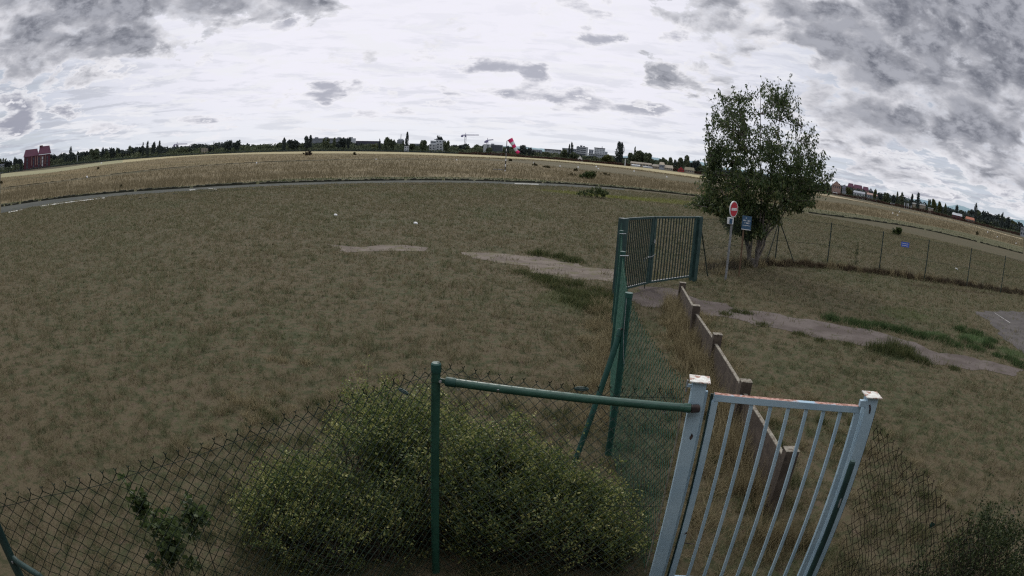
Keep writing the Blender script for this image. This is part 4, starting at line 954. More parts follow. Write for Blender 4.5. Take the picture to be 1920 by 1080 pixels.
for i, (x, y) in enumerate(lim_t):
    u, z = tl_(x, y); vv = random.uniform(-1.3, 1.3)
    stem = (-.17 if i in (0, 1, 6, 7, 9) else .12) + random.uniform(-.03, .03)
    c0 = np.array((stem, 0, -.05)); c3 = np.array((u, vv, z)); c1 = np.array((stem * 1.2, 0, 1.5)); c2 = np.array((u * .55 + stem * .6, vv * .5, z * .55))
    pts = []
    for t in np.linspace(0, 1, 14):
        q = c0 * (1 - t) ** 3 + 3 * c1 * t * (1 - t) ** 2 + 3 * c2 * t * t * (1 - t) + c3 * t ** 3
        pts.append(q + RNG.normal(0, .03, 3) * (t > .1))
    limbs.append(np.array(pts))
def tw(p): return np.array([tb + er * float(q[0]) + ed * float(q[1]) + Vector((0, 0, float(q[2]))) for q in p])
for p_ in limbs:
    wood.tube(tw(p_), np.interp(np.linspace(0, 1, len(p_)), [0, .25, 1], [.062, .042, .010]), 8)
wood.tube(tw([(-.02, 0, -.05), (-.03, 0, .18), (.0, 0, .34)]), [.20, .14, .10], 10)
tg_ = []
while len(tg_) < 620:
    u, z = random.uniform(umin, umax), random.uniform(zmin, zmax)
    if not inpoly(np.array([u]), np.array([z]), env)[0]: continue
    row = [uu for uu in np.linspace(umin, umax, 40) if inpoly(np.array([uu]), np.array([z]), env)[0]]
    hw = (max(row) - min(row)) / 2; uc = (max(row) + min(row)) / 2
    dv = math.sqrt(max(0, hw * hw - (u - uc) ** 2)); tg_.append((u, random.uniform(-1, 1) * dv * .9, z))
for (x, y, m__) in ((1375, 425, 16), (1400, 435, 14), (1425, 425, 12), (1360, 400, 14), (1345, 388, 10), (1450, 405, 8), (1320, 380, 8), (1308, 378, 6)):
    for _ in range(m__):
        u_, z_ = tl_(x + random.uniform(-9, 9), y + random.uniform(-12, 8)); tg_.append((u_, random.uniform(-.9, .9), z_))
tg_ = [q for q in tg_ if q[2] < 2.6 or vnoise(q[0] + 50 + q[1] * .5, q[2] + 9 - q[1] * .4, .55, 4) + random.uniform(-.1, .1) > (.23 if q[2] > 4 else .12)]
LC = []; LD = []
allp = np.concatenate([l[3:] for l in limbs])
twg = MB()
for (u, v_, z) in tg_:
    tp_ = np.array((u, v_, z)); c_ = allp[(allp[:, 2] < z + .1)]
    if len(c_) == 0: c_ = allp
    dist = np.linalg.norm((c_ - tp_) * np.array((1, 1, .7)), axis=1); s_ = c_[np.argmin(dist)]
    mid = (s_ + tp_) / 2 + np.array((0, 0, -.08 + .1 * random.random()))
    ts = np.linspace(0, 1, 6)[:, None]; path = s_ * (1 - ts) ** 2 + 2 * mid * ts * (1 - ts) + tp_ * ts ** 2
    twg.tube(tw(path), np.linspace(.018, .005, 6), 4, cap=False)
    out = tp_ - s_; out /= np.linalg.norm(out) + 1e-9
    k = 44 if z < 4.6 else (28 if z < 5.8 else 17)
    tt = RNG.uniform(.35, 1.06, k)[:, None]; q = s_ * (1 - tt) ** 2 + 2 * mid * tt * (1 - tt) + tp_ * tt ** 2 + RNG.normal(0, .10, (k, 3))
    LC.append(q)
    # a leafy shoot that carries on upward past the branch end
    L_ = random.uniform(.25, .6); k2 = 12; tt = RNG.uniform(0, 1, k2)[:, None]; upd = out * .5 + np.array((random.uniform(-.2, .2), 0, .75 if z > 3.5 else -.1)); q2 = tp_ + upd * L_ * tt + RNG.normal(0, .045, (k2, 3))
    twg.tube(tw([tp_, tp_ + upd * L_]), [.005, .003], 3, cap=False); LC.append(q2)
wood.build('trunk', m_bark, tree, smooth=True); twg.build('branches', m_bark, tree)
LC = np.concatenate(LC); base = np.array([tb[0], tb[1], 0]); Lw = base + LC[:, :1] * np.array(er) + LC[:, 1:2] * np.array(ed) + LC[:, 2:3] * np.array((0, 0, 1.))
v, f, t = leaves(Lw, .15, .42, np.clip(RNG.uniform(0, .85, len(Lw)) + .12 * (LC[:, 2] < 3.2), 0, 1), droop=.75)
fastmesh('crown', v, f, m_leafT, t, tree)
# ---- shrubs
def shrub(name, label, lumps, n, size, mat, stems=30, group=None, twigs=True, shoot=.25, aspect=.5, cat_='shrub'):
    c0 = lumps[0]; sh = thing(name, label, cat_, (c0[0], c0[1], 0), group); W_ = np.array([l[3] * l[4] * l[5] for l in lumps]); W_ = W_ / W_.sum(); C_ = []; tm = MB(); T_ = []
    for l, w_ in zip(lumps, W_):
        x, y, z, rx, ry, rz = l; k = int(n * w_)
        nsh = max(6, k // 26); dd = RNG.normal(0, 1, (nsh, 3)); dd /= np.linalg.norm(dd, axis=1)[:, None]; dd[:, 2] = np.abs(dd[:, 2]) * np.where(RNG.uniform(0, 1, nsh) < .8, 1, -1)
        rr = RNG.uniform(0, 1, nsh) ** .4; q = dd * rr[:, None] * np.array((rx, ry, rz)) + np.array((x, y, z))
        q[:, 2] = np.maximum(q[:, 2], .03)
        if l[3] < 1.2 and n > 9000:
            hol = vnoise(q[:, 0] + q[:, 2] * .7, q[:, 1] + q[:, 2] * .9, .17, 3) * .6 + vnoise(q[:, 0] - q[:, 2], q[:, 1] + q[:, 2], .07, 8) * .4
            kp = hol > .40; q = q[kp]; dd = dd[kp]; rr = rr[kp]; nsh = len(q)
        kk = 26; tt = RNG.uniform(0, 1, (nsh, kk)); dirn = dd * .5 + RNG.normal(0, .25, (nsh, 3)) + np.array((0, 0, .8)); dirn /= np.linalg.norm(dirn, axis=1)[:, None]
        L_ = RNG.uniform(.4, 1.3, nsh) * shoot * np.where(RNG.uniform(0, 1, nsh) < .06, 2.2, 1)
        p_ = q[:, None] + dirn[:, None] * (tt * L_[:, None])[..., None] + RNG.normal(0, shoot * .14, (nsh, kk, 3))
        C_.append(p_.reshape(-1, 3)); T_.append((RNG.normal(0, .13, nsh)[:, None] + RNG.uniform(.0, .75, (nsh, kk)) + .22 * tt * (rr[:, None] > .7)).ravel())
        for j in range(min(nsh, stems)):
            a = np.array((x + RNG.normal(0, rx * .2), y + RNG.normal(0, ry * .2), 0)); e_ = q[j] + dirn[j] * L_[j]
            tm.tube([a, (a + q[j]) / 2 + RNG.normal(0, .03, 3), q[j], e_], [.009, .006, .004, .002], 4, cap=False)
    C_ = np.concatenate(C_); T_ = np.clip(np.concatenate(T_), 0, 1); C_[:, 2] = np.maximum(C_[:, 2], .01)
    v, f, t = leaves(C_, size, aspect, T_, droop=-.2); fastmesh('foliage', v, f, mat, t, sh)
    tm.build('stems', m_twig, sh)
    return sh
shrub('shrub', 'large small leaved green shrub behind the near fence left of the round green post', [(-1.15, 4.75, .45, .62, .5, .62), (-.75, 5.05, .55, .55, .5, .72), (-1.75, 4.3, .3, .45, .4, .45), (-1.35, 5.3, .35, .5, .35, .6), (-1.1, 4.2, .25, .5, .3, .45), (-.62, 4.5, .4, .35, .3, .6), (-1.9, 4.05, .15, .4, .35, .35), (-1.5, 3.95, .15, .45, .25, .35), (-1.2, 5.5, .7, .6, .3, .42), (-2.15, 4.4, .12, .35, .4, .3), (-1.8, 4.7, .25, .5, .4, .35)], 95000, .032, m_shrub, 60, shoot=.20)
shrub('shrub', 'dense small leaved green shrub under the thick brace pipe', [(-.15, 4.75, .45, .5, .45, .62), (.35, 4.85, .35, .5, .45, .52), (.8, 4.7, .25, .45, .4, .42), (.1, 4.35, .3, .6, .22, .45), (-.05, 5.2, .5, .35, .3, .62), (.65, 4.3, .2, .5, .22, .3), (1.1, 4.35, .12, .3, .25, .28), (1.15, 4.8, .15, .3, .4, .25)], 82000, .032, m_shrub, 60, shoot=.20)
shrub('shrub', 'low dark leafy shrub at the lower right corner', [(4.1, 2.9, .25, .5, .35, .35), (4.7, 2.9, .4, .5, .4, .55), (4.6, 2.3, .5, .6, .45, .6), (3.75, 2.35, .2, .35, .35, .30)], 22000, .034, leafmat('dark_shrub_leaves', [(.010, .018, .008), (.020, .034, .012), (.038, .055, .018), (.075, .085, .03)], .6, .25, 1.6, .5, .2), 40)
vn = [(*plan_top(x_, y_, z_), z_, r__, r__ * .6, r__) for x_, y_, z_, r__ in ((300, 1010, 1.05, .10), (335, 1040, 1.0, .10), (380, 985, 1.1, .09), (350, 1000, 1.0, .08), (275, 960, 1.15, .06), (320, 1070, .9, .12))]
shrub('vine', 'young vine with broad bright leaves climbing the near fence at the left', vn, 150, .055, m_blur, 1, shoot=.14, aspect=.8, cat_='vine')
# ---- bushes in the field
m_bush = leafmat('field_bush_leaves', [(.016, .030, .010), (.032, .052, .016), (.06, .085, .026), (.10, .12, .04)], .6, .3, .6, .5, .2)
for (x, y, wd_, ht, lb) in [(1118, 371, 1.9, .85, 'round green bush in the yellow green patch beyond the taxiway side of the lawn'), (1105, 336, 1.8, 1.15, 'dark green bush standing in the tall grass right of the windsock'), (1683, 441, .75, .72, 'small bushy sapling behind the far fence above the blue fence sign')]:
    gx, gy = G(x, y); D = math.hypot(gx, gy); s_ = wd_
    lum = [(gx, gy, ht * .4, s_ * .55, s_ * .5, ht * .55), (gx - s_ * .6, gy, ht * .2, s_ * .4, s_ * .4, ht * .35), (gx + s_ * .3, gy, ht * .55, s_ * .35, s_ * .35, ht * .45)]
    shrub('bush', lb, lum, 2600, max(.09, D * .0022), m_bush, 12, shoot=ht * .3, cat_='bush')
for (x, y, wd_, ht, lb) in [(1003, 311, 2.2, .6, 'low dark tussock left of the pair in the meadow'), (1025, 315, 2.2, .6, 'low dark tussock right of the windsock'), (1080, 321, 1.0, .6, 'small dark tussock above the dark green bush'), (1073, 330, 2.2, .5, 'wide low tussock left of the dark green bush'), (1135, 329, 3, .5, 'low dark tussocks right of the dark green bush'), (227, 353, .35, .45, 'small black tuft at the left edge of the tall grass'), (184, 317, .8, .5, 'tiny dark tuft in the meadow at the left'), (957, 302, 1.0, .8, 'small dark heap just right of the windsock pole'), (665, 290.5, 1.3, 1.2, 'small dark tuft in the pale grass below the apartment block'), (1832, 441, .8, 1.0, 'short dark stump at the border of the tall grass at the right'), (2, 345, 1.2, .8, 'dark tuft cut by the left edge')]:
    gx, gy = G(x, y); D = math.hypot(gx, gy)
    shrub('tussock', lb, [(gx, gy, ht * .2, wd_ * .42, wd_ * .3, ht * .5)], 300, D * .0022, leafmat('tussock_leaves', [(.035, .034, .018), (.06, .055, .028), (.09, .08, .04)], .8, .2, .5, .4, .1) if 'tussock_leaves' not in bpy.data.materials else bpy.data.materials['tussock_leaves'], 5, shoot=ht * .4, cat_='tuft')
gx, gy = G(577, 291.5)
shrub('brushwood_heap', 'dark brown brushwood heap with a raised top in the pale grass', [(gx, gy, .5, 2.4, 1.2, .7), (gx + .6, gy, 1.3, .9, .8, 1.0)], 900, .5, surf('dark_brushwood', (.025, .016, .012), (.05, .03, .02), 1, .9), 8, shoot=.5, cat_='heap')
gx, gy = G(1604, 496)
shrub('weed_plant', 'tall thin brown green weed standing against the far fence', [(gx, gy, .45, .14, .12, .5)], 260, .07, m_weed, 6, shoot=.2, cat_='weed')
# ------------------------------------------------------------------ distant trees
m_far = leafmat('distant_tree_leaves', [(.044, .060, .042), (.068, .086, .054), (.10, .118, .068), (.13, .142, .082)], .8, .2, .02, 1.0, .1)
m_farb = leafmat('distant_dark_leaves', [(.030, .040, .042), (.048, .060, .058), (.070, .084, .072)], .8, .15, .02, .8, .1)
m_fary = leafmat('distant_light_leaves', [(.045, .055, .022), (.075, .085, .032), (.115, .115, .05)], .8, .25, .02, .6, .1)
m_farbk = surf('distant_bark', (.03, .026, .022), (.05, .04, .035), .5, .9)
def crownmesh(seed, form, mat):
    """unit tree: height 1, half width .5"""
    r_ = np.random.default_rng(seed); C_ = []
    if form == 'round':
        L_ = [(r_.uniform(-.22, .22), r_.uniform(-.2, .2), r_.uniform(.38, .78), r_.uniform(.16, .27)) for _ in range(11)] + [(0, 0, .35, .33), (0, 0, .6, .3)]
    elif form == 'poplar':
        L_ = [(r_.normal(0, .10), r_.normal(0, .1), z, .30 * math.sin(min(1, (1.06 - z) * 2.6) * 1.5) + .05) for z in np.linspace(.12, .93, 12)]
    elif form == 'cone':
        L_ = [(r_.normal(0, .06), r_.normal(0, .06), z, .42 * (1.02 - z) + .04) for z in np.linspace(.12, .95, 11)]
    else:
        L_ = [(r_.uniform(-.4, .4), r_.uniform(-.3, .3), r_.uniform(.15, .72), r_.uniform(.15, .28)) for _ in range(13)]
    for (x, y, z, q) in L_:
        k = 70; d = r_.normal(0, 1, (k, 3)); d /= np.linalg.norm(d, axis=1)[:, None]
        C_.append(d * (q * r_.uniform(.55, 1.08, k))[:, None] * np.array((1, 1, .85 if form != 'poplar' else .6)) + np.array((x, y, z)))
    C_ = np.concatenate(C_); C_[:, 2] = np.clip(C_[:, 2], .0, 1.02); n = len(C_)
    a = r_.normal(0, 1, (n, 3)); a /= np.linalg.norm(a, axis=1)[:, None]; b_ = np.cross(a, r_.normal(0, 1, (n, 3))); b_ /= np.linalg.norm(b_, axis=1)[:, None]
    s_ = r_.uniform(.05, .10, n)[:, None] * (.8 if form in ('poplar', 'cone') else 1)
    v = np.stack([C_ - a * s_, C_ + b_ * s_ * .7, C_ + a * s_, C_ - b_ * s_ * .7], 1).reshape(-1, 3); f = np.arange(4 * n).reshape(n, 4)
    t = np.clip(r_.uniform(0, 1, n), 0, 1)
    o = fastmesh('crown', v, f, mat, t); COL.objects.unlink(o); return o
PRO = {}
def proto(form, mi):
    k = (form, mi)
    if k not in PRO: PRO[k] = [crownmesh(100 + i * 7 + mi * 31, form, (m_far, m_farb, m_fary)[mi]) for i in range(3)]
    return random.choice(PRO[k])
tm_ = MB().tube([(0, 0, 0), (0, 0, .3), (.02, 0, .7)], [.035, .025, .01], 6).build('trunk', m_farbk); COL.objects.unlink(tm_)
def fartree(x, ytop, wpx, form, mi, label, D=680, group=None, name='distant_tree', base=0):
    a, e = azel(x, ytop); a2, e2 = azel(x + 10, ytop); h_ = (D * math.tan(e) + CAMH) * 1.12
    ppm = 1150 * math.cos(0) / D; wm = wpx / ppm * .95
    t = thing(name, label, 'tree', (math.sin(a) * D, math.cos(a) * D, 0), group); t.scale = (wm, wm, max(h_, 2)); t.rotation_euler = (0, 0, random.uniform(0, 6.28))
    for src in (tm_, proto(form, mi)):
        c = src.copy(); COL.objects.link(c); c.parent = t
    return t
SK = [(2, 300), (15, 302), (22, 296), (35, 298), (98, 291), (120, 287), (145, 284), (160, 283), (180, 280), (200, 277.5), (212, 279), (225, 280), (250, 276.5), (267, 275), (300, 274), (322, 276), (360, 276), (380, 277), (395, 273), (415, 269), (440, 266.5), (455, 271), (480, 270), (500, 270), (520, 270.5), (535, 266), (550, 264), (562, 270), (600, 268), (640, 266), (700, 271), (715, 267), (740, 266), (780, 272), (800, 270), (850, 270), (900, 272), (950, 276), (1000, 282), (1050, 285), (1100, 293), (1150, 297), (1200, 292), (1250, 300), (1305, 305), (1340, 318), (1400, 326), (1500, 345), (1560, 352), (1600, 360), (1650, 371), (1680, 374), (1700, 382), (1740, 388), (1770, 387), (1800, 396), (1825, 394), (1845, 397), (1857, 401), (1882, 405), (1905, 414), (1930, 419)]
skx = [s_[0] for s_ in SK]; sky_ = [s_[1] for s_ in SK]
SEC = [(0, 42, 'dark tree left of the red brick tower', 'trees left of the red brick tower'), (96, 215, 'dark green tree in the wood right of the red brick tower', 'trees right of the red brick tower'), (215, 325, 'dark tree in the far line left of the small crane', 'trees left of the small crane'), (325, 465, 'tree in the far line right of the small crane', 'trees right of the small crane'), (465, 570, 'tree in the far line left of the long apartment block', 'trees left of the apartment block'),
       (570, 720, 'dark tree standing before the long apartment block', 'trees before the apartment block'), (720, 800, 'tree near the tower with the antenna', 'trees near the antenna tower'), (800, 905, 'tree in the far line left of the grey banded building', 'trees below the tall crane'), (905, 1020, 'tree in the far line behind the windsock', 'trees behind the windsock'), (1020, 1150, 'tree in the far line before the two towers', 'trees before the two towers'),
       (1175, 1330, 'tree in the far wood behind the pale sheds', 'trees behind the pale sheds'), (1330, 1550, 'far tree partly hidden behind the lone tree', 'far trees behind the lone tree'), (1550, 1650, 'tree among the red roofed houses', 'trees among the red roofed houses'), (1650, 1780, 'tree before the long white shed at the right', 'trees by the long white shed'), (1780, 1950, 'dark tree in the wood at the right edge', 'trees at the right edge')]
ORD = 'first second third fourth fifth sixth seventh eighth ninth tenth eleventh twelfth thirteenth fourteenth fifteenth sixteenth seventeenth eighteenth nineteenth twentieth'.split()
WH = ['left of the red brick tower', 'in the wood right of the red brick tower', 'left of the small far crane', 'right of the small far crane', 'left of the long apartment block', 'before the long apartment block', 'beside the antenna tower', 'below the tall crane', 'behind the windsock', 'before the two white towers', 'behind the long pale sheds', 'hidden behind the lone tree', 'among the red roofed houses', 'before the long white shed', 'in the wood at the right edge']
for (a, b_, lb, grp), wh in zip(SEC, WH):
    x = a + random.uniform(2, 5); cnt = {}
    while x < b_:
        y = float(np.interp(x, skx, sky_)) + random.uniform(-1.6, 3.0)
        wd_ = random.uniform(15, 27) * (1.3 if a == 1330 else 1); form = random.choices(['round', 'low', 'cone', 'poplar'], [8, 2, .5, .3])[0]
        if form in ('cone', 'poplar'): wd_ *= .5
        mi = random.choice([0, 0, 1, 1, 1, 0, 2]) if b_ > 500 else random.choice([0, 1, 1])
        ds = ['green', 'dark', 'light green'][mi] + ' ' + {'round': 'round tree', 'low': 'broad tree', 'cone': 'pointed tree', 'poplar': 'slim tree'}[form]
        k = cnt.get(ds, 0); cnt[ds] = k + 1
        fartree(x, y, wd_, form, mi, ORD[k] + ' ' + ds + ' from the left ' + wh, random.uniform(660, 720), grp)
        x += wd_ * random.uniform(.36, .5)
SPC = [(40, 305, 10, 'cone', 1, 'dark conifer touching the left side of the red brick tower'), (133, 279, 7, 'poplar', 1, 'twin topped dark conifer above the wood right of the brick tower'), (268.5, 270.5, 4.5, 'poplar', 1, 'narrow dark poplar, leftmost of the small poplar group'), (277.5, 268.5, 7, 'poplar', 1, 'rounded dark poplar second in the small poplar group'), (288, 268, 12, 'round', 1, 'broad dark tree in the middle of the small poplar group'), (299, 267.5, 6.5, 'poplar', 1, 'dark poplar at the right end of the small poplar group'),
       (401, 268, 5, 'cone', 1, 'pointed conifer left of the broad dome tree'), (428, 264.0, 20, 'round', 1, 'broad dome shaped tree left part of the twin dome'), (444, 264.5, 16, 'round', 1, 'broad dome shaped tree right part of the twin dome'), (533, 261.0, 12, 'cone', 1, 'pointed bushy tree left of the big dome tree'), (550, 262.5, 24, 'round', 1, 'big dome tree left of the apartment block'),
       (576, 256.5, 12, 'round', 1, 'tall dark tree at the left end of the apartment block'), (582, 257, 9, 'poplar', 1, 'slim dark tree touching the left end of the apartment block'), (612, 260, 16, 'round', 0, 'dark tree before the second stair tower of the apartment block'), (627, 261, 8, 'poplar', 0, 'slim dark tree before the middle of the apartment block'), (643, 259.5, 20, 'round', 1, 'wide dark tree before the right half of the apartment block'), (654, 258.5, 9, 'round', 1, 'narrow dark tree before the right stair tower'),
       (712, 263, 7, 'cone', 1, 'pointed tree at the right end of the dark roofed hall'), (725.5, 258.5, 15, 'round', 0, 'high airy tree left of the antenna tower'), (736, 261.5, 12, 'round', 0, 'rounded tree directly left of the antenna tower'), (763.5, 252, 7.5, 'poplar', 1, 'tall violet black poplar right of the antenna tower'), (794, 264, 20, 'round', 0, 'round tree left of the white terraced building'), (827.5, 257, 16, 'round', 1, 'dark tree top rising over the white terraced building'), (838, 264, 14, 'round', 0, 'round tree at the right of the white terraced building'), (918, 277, 14, 'round', 0, 'green tree in front of the grey banded building'),
       (951, 274.5, 10, 'round', 1, 'dark rounded tree left of the windsock mouth'), (981, 273.5, 18, 'round', 1, 'dark rounded tree right of the windsock'), (993, 277, 9, 'round', 1, 'small dark tree right of the rounded one behind the windsock'), (1058, 279.5, 18, 'round', 0, 'green tree left of the first tower'), (1067.5, 274.5, 5, 'poplar', 1, 'narrow dark tree top left of the first tower'), (1073, 271.5, 6, 'poplar', 1, 'dark pointed tree touching the first tower'), (1078, 286, 20, 'round', 0, 'round green tree at the foot of the first tower'),
       (1137, 291, 22, 'round', 2, 'brownish round tree below the second tower'), (1148, 300, 15, 'round', 2, 'light green round tree left of the big poplar'), (1160.5, 271.5, 15, 'poplar', 1, 'big dark poplar rising alone right of the two towers'), (1166, 273, 9, 'poplar', 1, 'second stem of the big dark poplar'), (1191, 279.5, 9, 'cone', 0, 'pointed tree topping the green hill of trees'), (1200, 284, 26, 'round', 0, 'big round green tree behind the pale sheds'), (1215, 288, 20, 'round', 0, 'round green tree on the right slope of the green hill'), (1185, 288, 20, 'round', 0, 'round green tree on the left slope of the green hill'), (1222, 297, 18, 'round', 0, 'lower green tree above the pale sheds'),
       (1245, 296.5, 12, 'round', 0, 'dark green tree left of the gap in the far wood'), (1258, 295, 12, 'round', 0, 'dark green tree over the tan houses'), (1276, 297, 18, 'round', 0, 'wide green tree above the red house'), (1289, 293, 16, 'round', 0, 'tall round tree right of the red house'), (1305, 301, 18, 'round', 1, 'dark tree at the left fringe of the lone tree'), (1318, 312, 26, 'round', 0, 'green tree half behind the lone tree'),
       (1552, 341, 16, 'round', 0, 'dark tree at the right fringe of the lone tree'), (1592, 352, 14, 'round', 2, 'yellow green tree before the reddish houses'), (1641, 356, 9, 'round', 2, 'light tree right of the reddish houses'), (1651, 362, 10, 'round', 1, 'dark tree right of the reddish houses'), (1662, 362.5, 18, 'round', 0, 'mid green trees left of the dark conifer'), (1676, 366, 12, 'round', 1, 'dark square tree left of the twin poplars'), (1683, 363, 6, 'poplar', 0, 'left one of the twin poplars'), (1692, 364, 9, 'poplar', 0, 'right one of the twin poplars'), (1710.5, 367.5, 8, 'poplar', 1, 'left dark poplar above the long white shed'), (1722, 365.5, 9, 'poplar', 1, 'right dark poplar above the long white shed'),
       (1743, 375, 9, 'round', 0, 'grey green tree left of the pale airy trees'), (1752, 374.5, 13, 'round', 2, 'pale airy tree above the small white roof'), (1763, 379, 10, 'round', 2, 'pale airy tree right of the small white roof'), (1774, 383, 8, 'round', 0, 'small tree left of the white and red house'), (1795, 386, 10, 'round', 1, 'dark tree above the white and red house'), (1830.5, 386, 8, 'poplar', 1, 'tall violet black poplar above the orange roof'), (1880, 402, 12, 'cone', 1, 'pointed dark tree near the right edge')]
for (x, y, wd_, form, mi, lb) in SPC: fartree(x, y, wd_ * 1.15, form, mi, lb, 690 if x == 827.5 else random.uniform(636, 648))
# low brush that closes the foot of the tree line, and the reddish hedge in front of it
def hedge(name, pts, n, h0, h1, D0, D1, mat, label, size):
    cx = cat(pts, 4); xs = RNG.uniform(cx[0][0], cx[-1][0], n)
    a = np.interp(xs, [c[0] for c in cx], [azel(*c)[0] for c in cx]); D = RNG.uniform(D0, D1, n)
    hv = h0 + (h1 - h0) * (vnoise(a * D, D * 0, 9, 3) * .6 + vnoise(a * D, D * 0, 3, 6) * .4)
    C_ = np.stack([np.sin(a) * D, np.cos(a) * D, RNG.uniform(0, 1, n) ** .8 * hv], 1)
    v, f, t = leaves(C_, size, .9, RNG.uniform(0, 1, n)); kind(fastmesh(name, v, f, mat, t), 'stuff', label)
BL = [(-20, 312), (100, 312), (213, 300), (333, 288), (467, 283), (660, 282), (860, 287), (1100, 302), (1320, 328), (1555, 362), (1762, 405), (1945, 450)]
m_redh = leafmat('reddish_hedge_leaves', [(.030, .014, .012), (.050, .022, .018), (.07, .036, .025)], .8, .1, .05, .5, .1)
hedge('woodland_edge', BL, 30000, 3.5, 10, 662, 685, m_far, 'low brush at the foot of the far tree line', 1.8)
hedge('woodland_edge', BL, 16000, 6, 9, 705, 730, m_farb, 'dark undergrowth within the far tree line', 2.4)
hedge('woodland_edge', BL[8:], 14000, 6, 12.5, 662, 690, m_farb, 'dense dark undergrowth of the wood at the right', 2.2)
hedge('woodland_edge', [(98, 312)] + BL[2:5], 12000, 6, 13, 690, 715, m_farb, 'dense dark undergrowth of the wood at the left', 2.2)
hedge('field_scrub', [(100, 312)] + BL[2:], 16000, 1.5, 4.8, 632, 645, m_far, 'low green scrub in front of the far tree line', 1.3)
hedge('distant_hedge', BL[6:], 16000, 1.2, 3.4, 622, 630, m_redh, 'low reddish brown hedge along the far side of the field', .9)
hedge('distant_hedge', BL[:7], 9000, .8, 2.0, 626, 632, m_farb, 'low dark hedge along the far side of the field at the left', .9)
# ------------------------------------------------------------------ distant buildings
def bmat(name, c, k=.85): return surf(name, c, tuple(q * k for q in c), .15, .8)
B_w = bmat('white_wall', (.42, .44, .46)); B_g = bmat('grey_wall', (.26, .28, .31)); B_d = bmat('dark_wall', (.07, .075, .09)); B_win = surf('dark_windows', (.035, .045, .06), (.05, .06, .08), .5, .3)
B_rb = bmat('red_brick', (.070, .020, .030)); B_rr = bmat('red_brown_roof', (.075, .020, .042)); B_or = bmat('orange_roof', (.30, .11, .065)); B_t = bmat('tan_wall', (.30, .26, .20)); B_p = bmat('pinkish_wall', (.30, .20, .17)); B_red = bmat('red_wall', (.28, .03, .03)); B_ro = bmat('dark_slate_roof', (.055, .055, .075))
class Bd:
    """building placed by two bearings at one distance; local axes: right, depth, up"""
    def __init__(s, name, label, xl, xr, y, D, depth=12, cat_='building'):
        a0, _ = azel(xl, y); a1, _ = azel(xr, y); am = (a0 + a1) / 2; s.D = D; s.w = D * math.tan((a1 - a0) / 2) * 2; s.xl, s.xr = xl, xr
        s.c = Vector((math.sin(am) * D, math.cos(am) * D, 0)); s.r = Vector((math.cos(am), -math.sin(am), 0)); s.d = Vector((math.sin(am), math.cos(am), 0)); s.dep = depth
        s.t = thing(name, label, cat_, tuple(s.c))
    def z(s, x, y): a, e = azel(x, y); return s.D * math.tan(e) + CAMH
    def u(s, x, y=300): a, e = azel(x, y); return s.D * math.tan(a - math.atan2(s.c.x, s.c.y))
    def block(s, u0, u1, z0, z1, name, mat, d0=0, d1=None, par=None):
        d1 = s.dep if d1 is None else d1; q = s.c + s.r * ((u0 + u1) / 2) + s.d * ((d0 + d1) / 2) + Vector((0, 0, (z0 + z1) / 2))
        return MB().box(q, (u1 - u0, d1 - d0, z1 - z0), axes=[s.r, s.d, (0, 0, 1)]).build(name, mat, par or s.t)
    def gable(s, u0, u1, z0, z1, name, mat, d0=None, d1=None, par=None, front=True, over=.4):
        """ridge along u when front is False, else gable end faces us"""
        d0 = -over if d0 is None else d0; d1 = s.dep + over if d1 is None else d1
        def P_(u, d, z): return s.c + s.r * u + s.d * d + Vector((0, 0, z))
        if front: v = [P_(u0, d0, z0), P_(u1, d0, z0), P_((u0 + u1) / 2, d0, z1), P_(u0, d1, z0), P_(u1, d1, z0), P_((u0 + u1) / 2, d1, z1)]
        else: v = [P_(u0, d0, z0), P_(u0, d1, z0), P_(u0 + (z1 - z0) * .3, (d0 + d1) / 2, z1), P_(u1, d0, z0), P_(u1, d1, z0), P_(u1 - (z1 - z0) * .3, (d0 + d1) / 2, z1)]
        return MB().add(v, [(0, 1, 2), (5, 4, 3), (0, 3, 4, 1), (1, 4, 5, 2), (2, 5, 3, 0)]).build(name, mat, par or s.t)
    def windows(s, u0, u1, z0, z1, nx, nz, wf=.55, hf=.5, par=None, mat=None, bands=False, name='window'):
        k = 0
        for j in range(nz):
            zc = z0 + (z1 - z0) * (j + .5) / nz; hh_ = (z1 - z0) / nz * hf
            if bands: s.block(u0, u1, zc - hh_ / 2, zc + hh_ / 2, 'window_band', mat or B_win, -.15, .1, par); continue
            for i in range(nx):
                uc = u0 + (u1 - u0) * (i + .5) / nx; ww = (u1 - u0) / nx * wf; s.block(uc - ww / 2, uc + ww / 2, zc - hh_ / 2, zc + hh_ / 2, name, mat or B_win, -.15, .1, par)
# red brick block at the left
b = Bd('brick_building', 'tall dark red brick block with steep red roof at the left edge of the field', 45, 94, 300, 655, 16)
h1 = b.w / 2; zr = b.z(70, 290); 
b.block(-h1, h1, 0, b.z(70, 291), 'wall', B_rb)
rf1 = b.gable(-h1 - 1, h1 * .12, b.z(58, 293), b.z(58, 279.5), 'roof', B_rr, front=False)
rf2 = b.gable(h1 * .05, h1 + 1, b.z(82, 288.5), b.z(82, 273.5), 'roof', B_rr, front=False); b.block(h1 * .15, h1 * .40, b.z(75, 280), b.z(75, 272.5), 'chimney', B_rb, 7, 11, par=rf2)
for u in (-.42, -.12, .02, .28, .60): b.block(h1 * u, h1 * (u + .035), 4, b.z(70, 292), 'pilaster', B_p, -.5, 0)
for u in (-.75, -.25, .15, .42, .78): 
    for zz in (.25, .5, .75): b.block(h1 * (u - .05), h1 * (u + .05), b.z(70, 291) * zz - 1.5, b.z(70, 291) * zz + 1.5, 'window', B_win if u != .42 else B_w, -.2, .1)
b = Bd('white_hut', 'narrow white building just left of the red brick tower', 27.5, 32, 308, 700, 6); b.block(-b.w / 2, b.w / 2, 0, b.z(30, 306), 'wall', B_w); b.windows(-b.w / 2, b.w / 2, 1, b.z(30, 306), 1, 2)
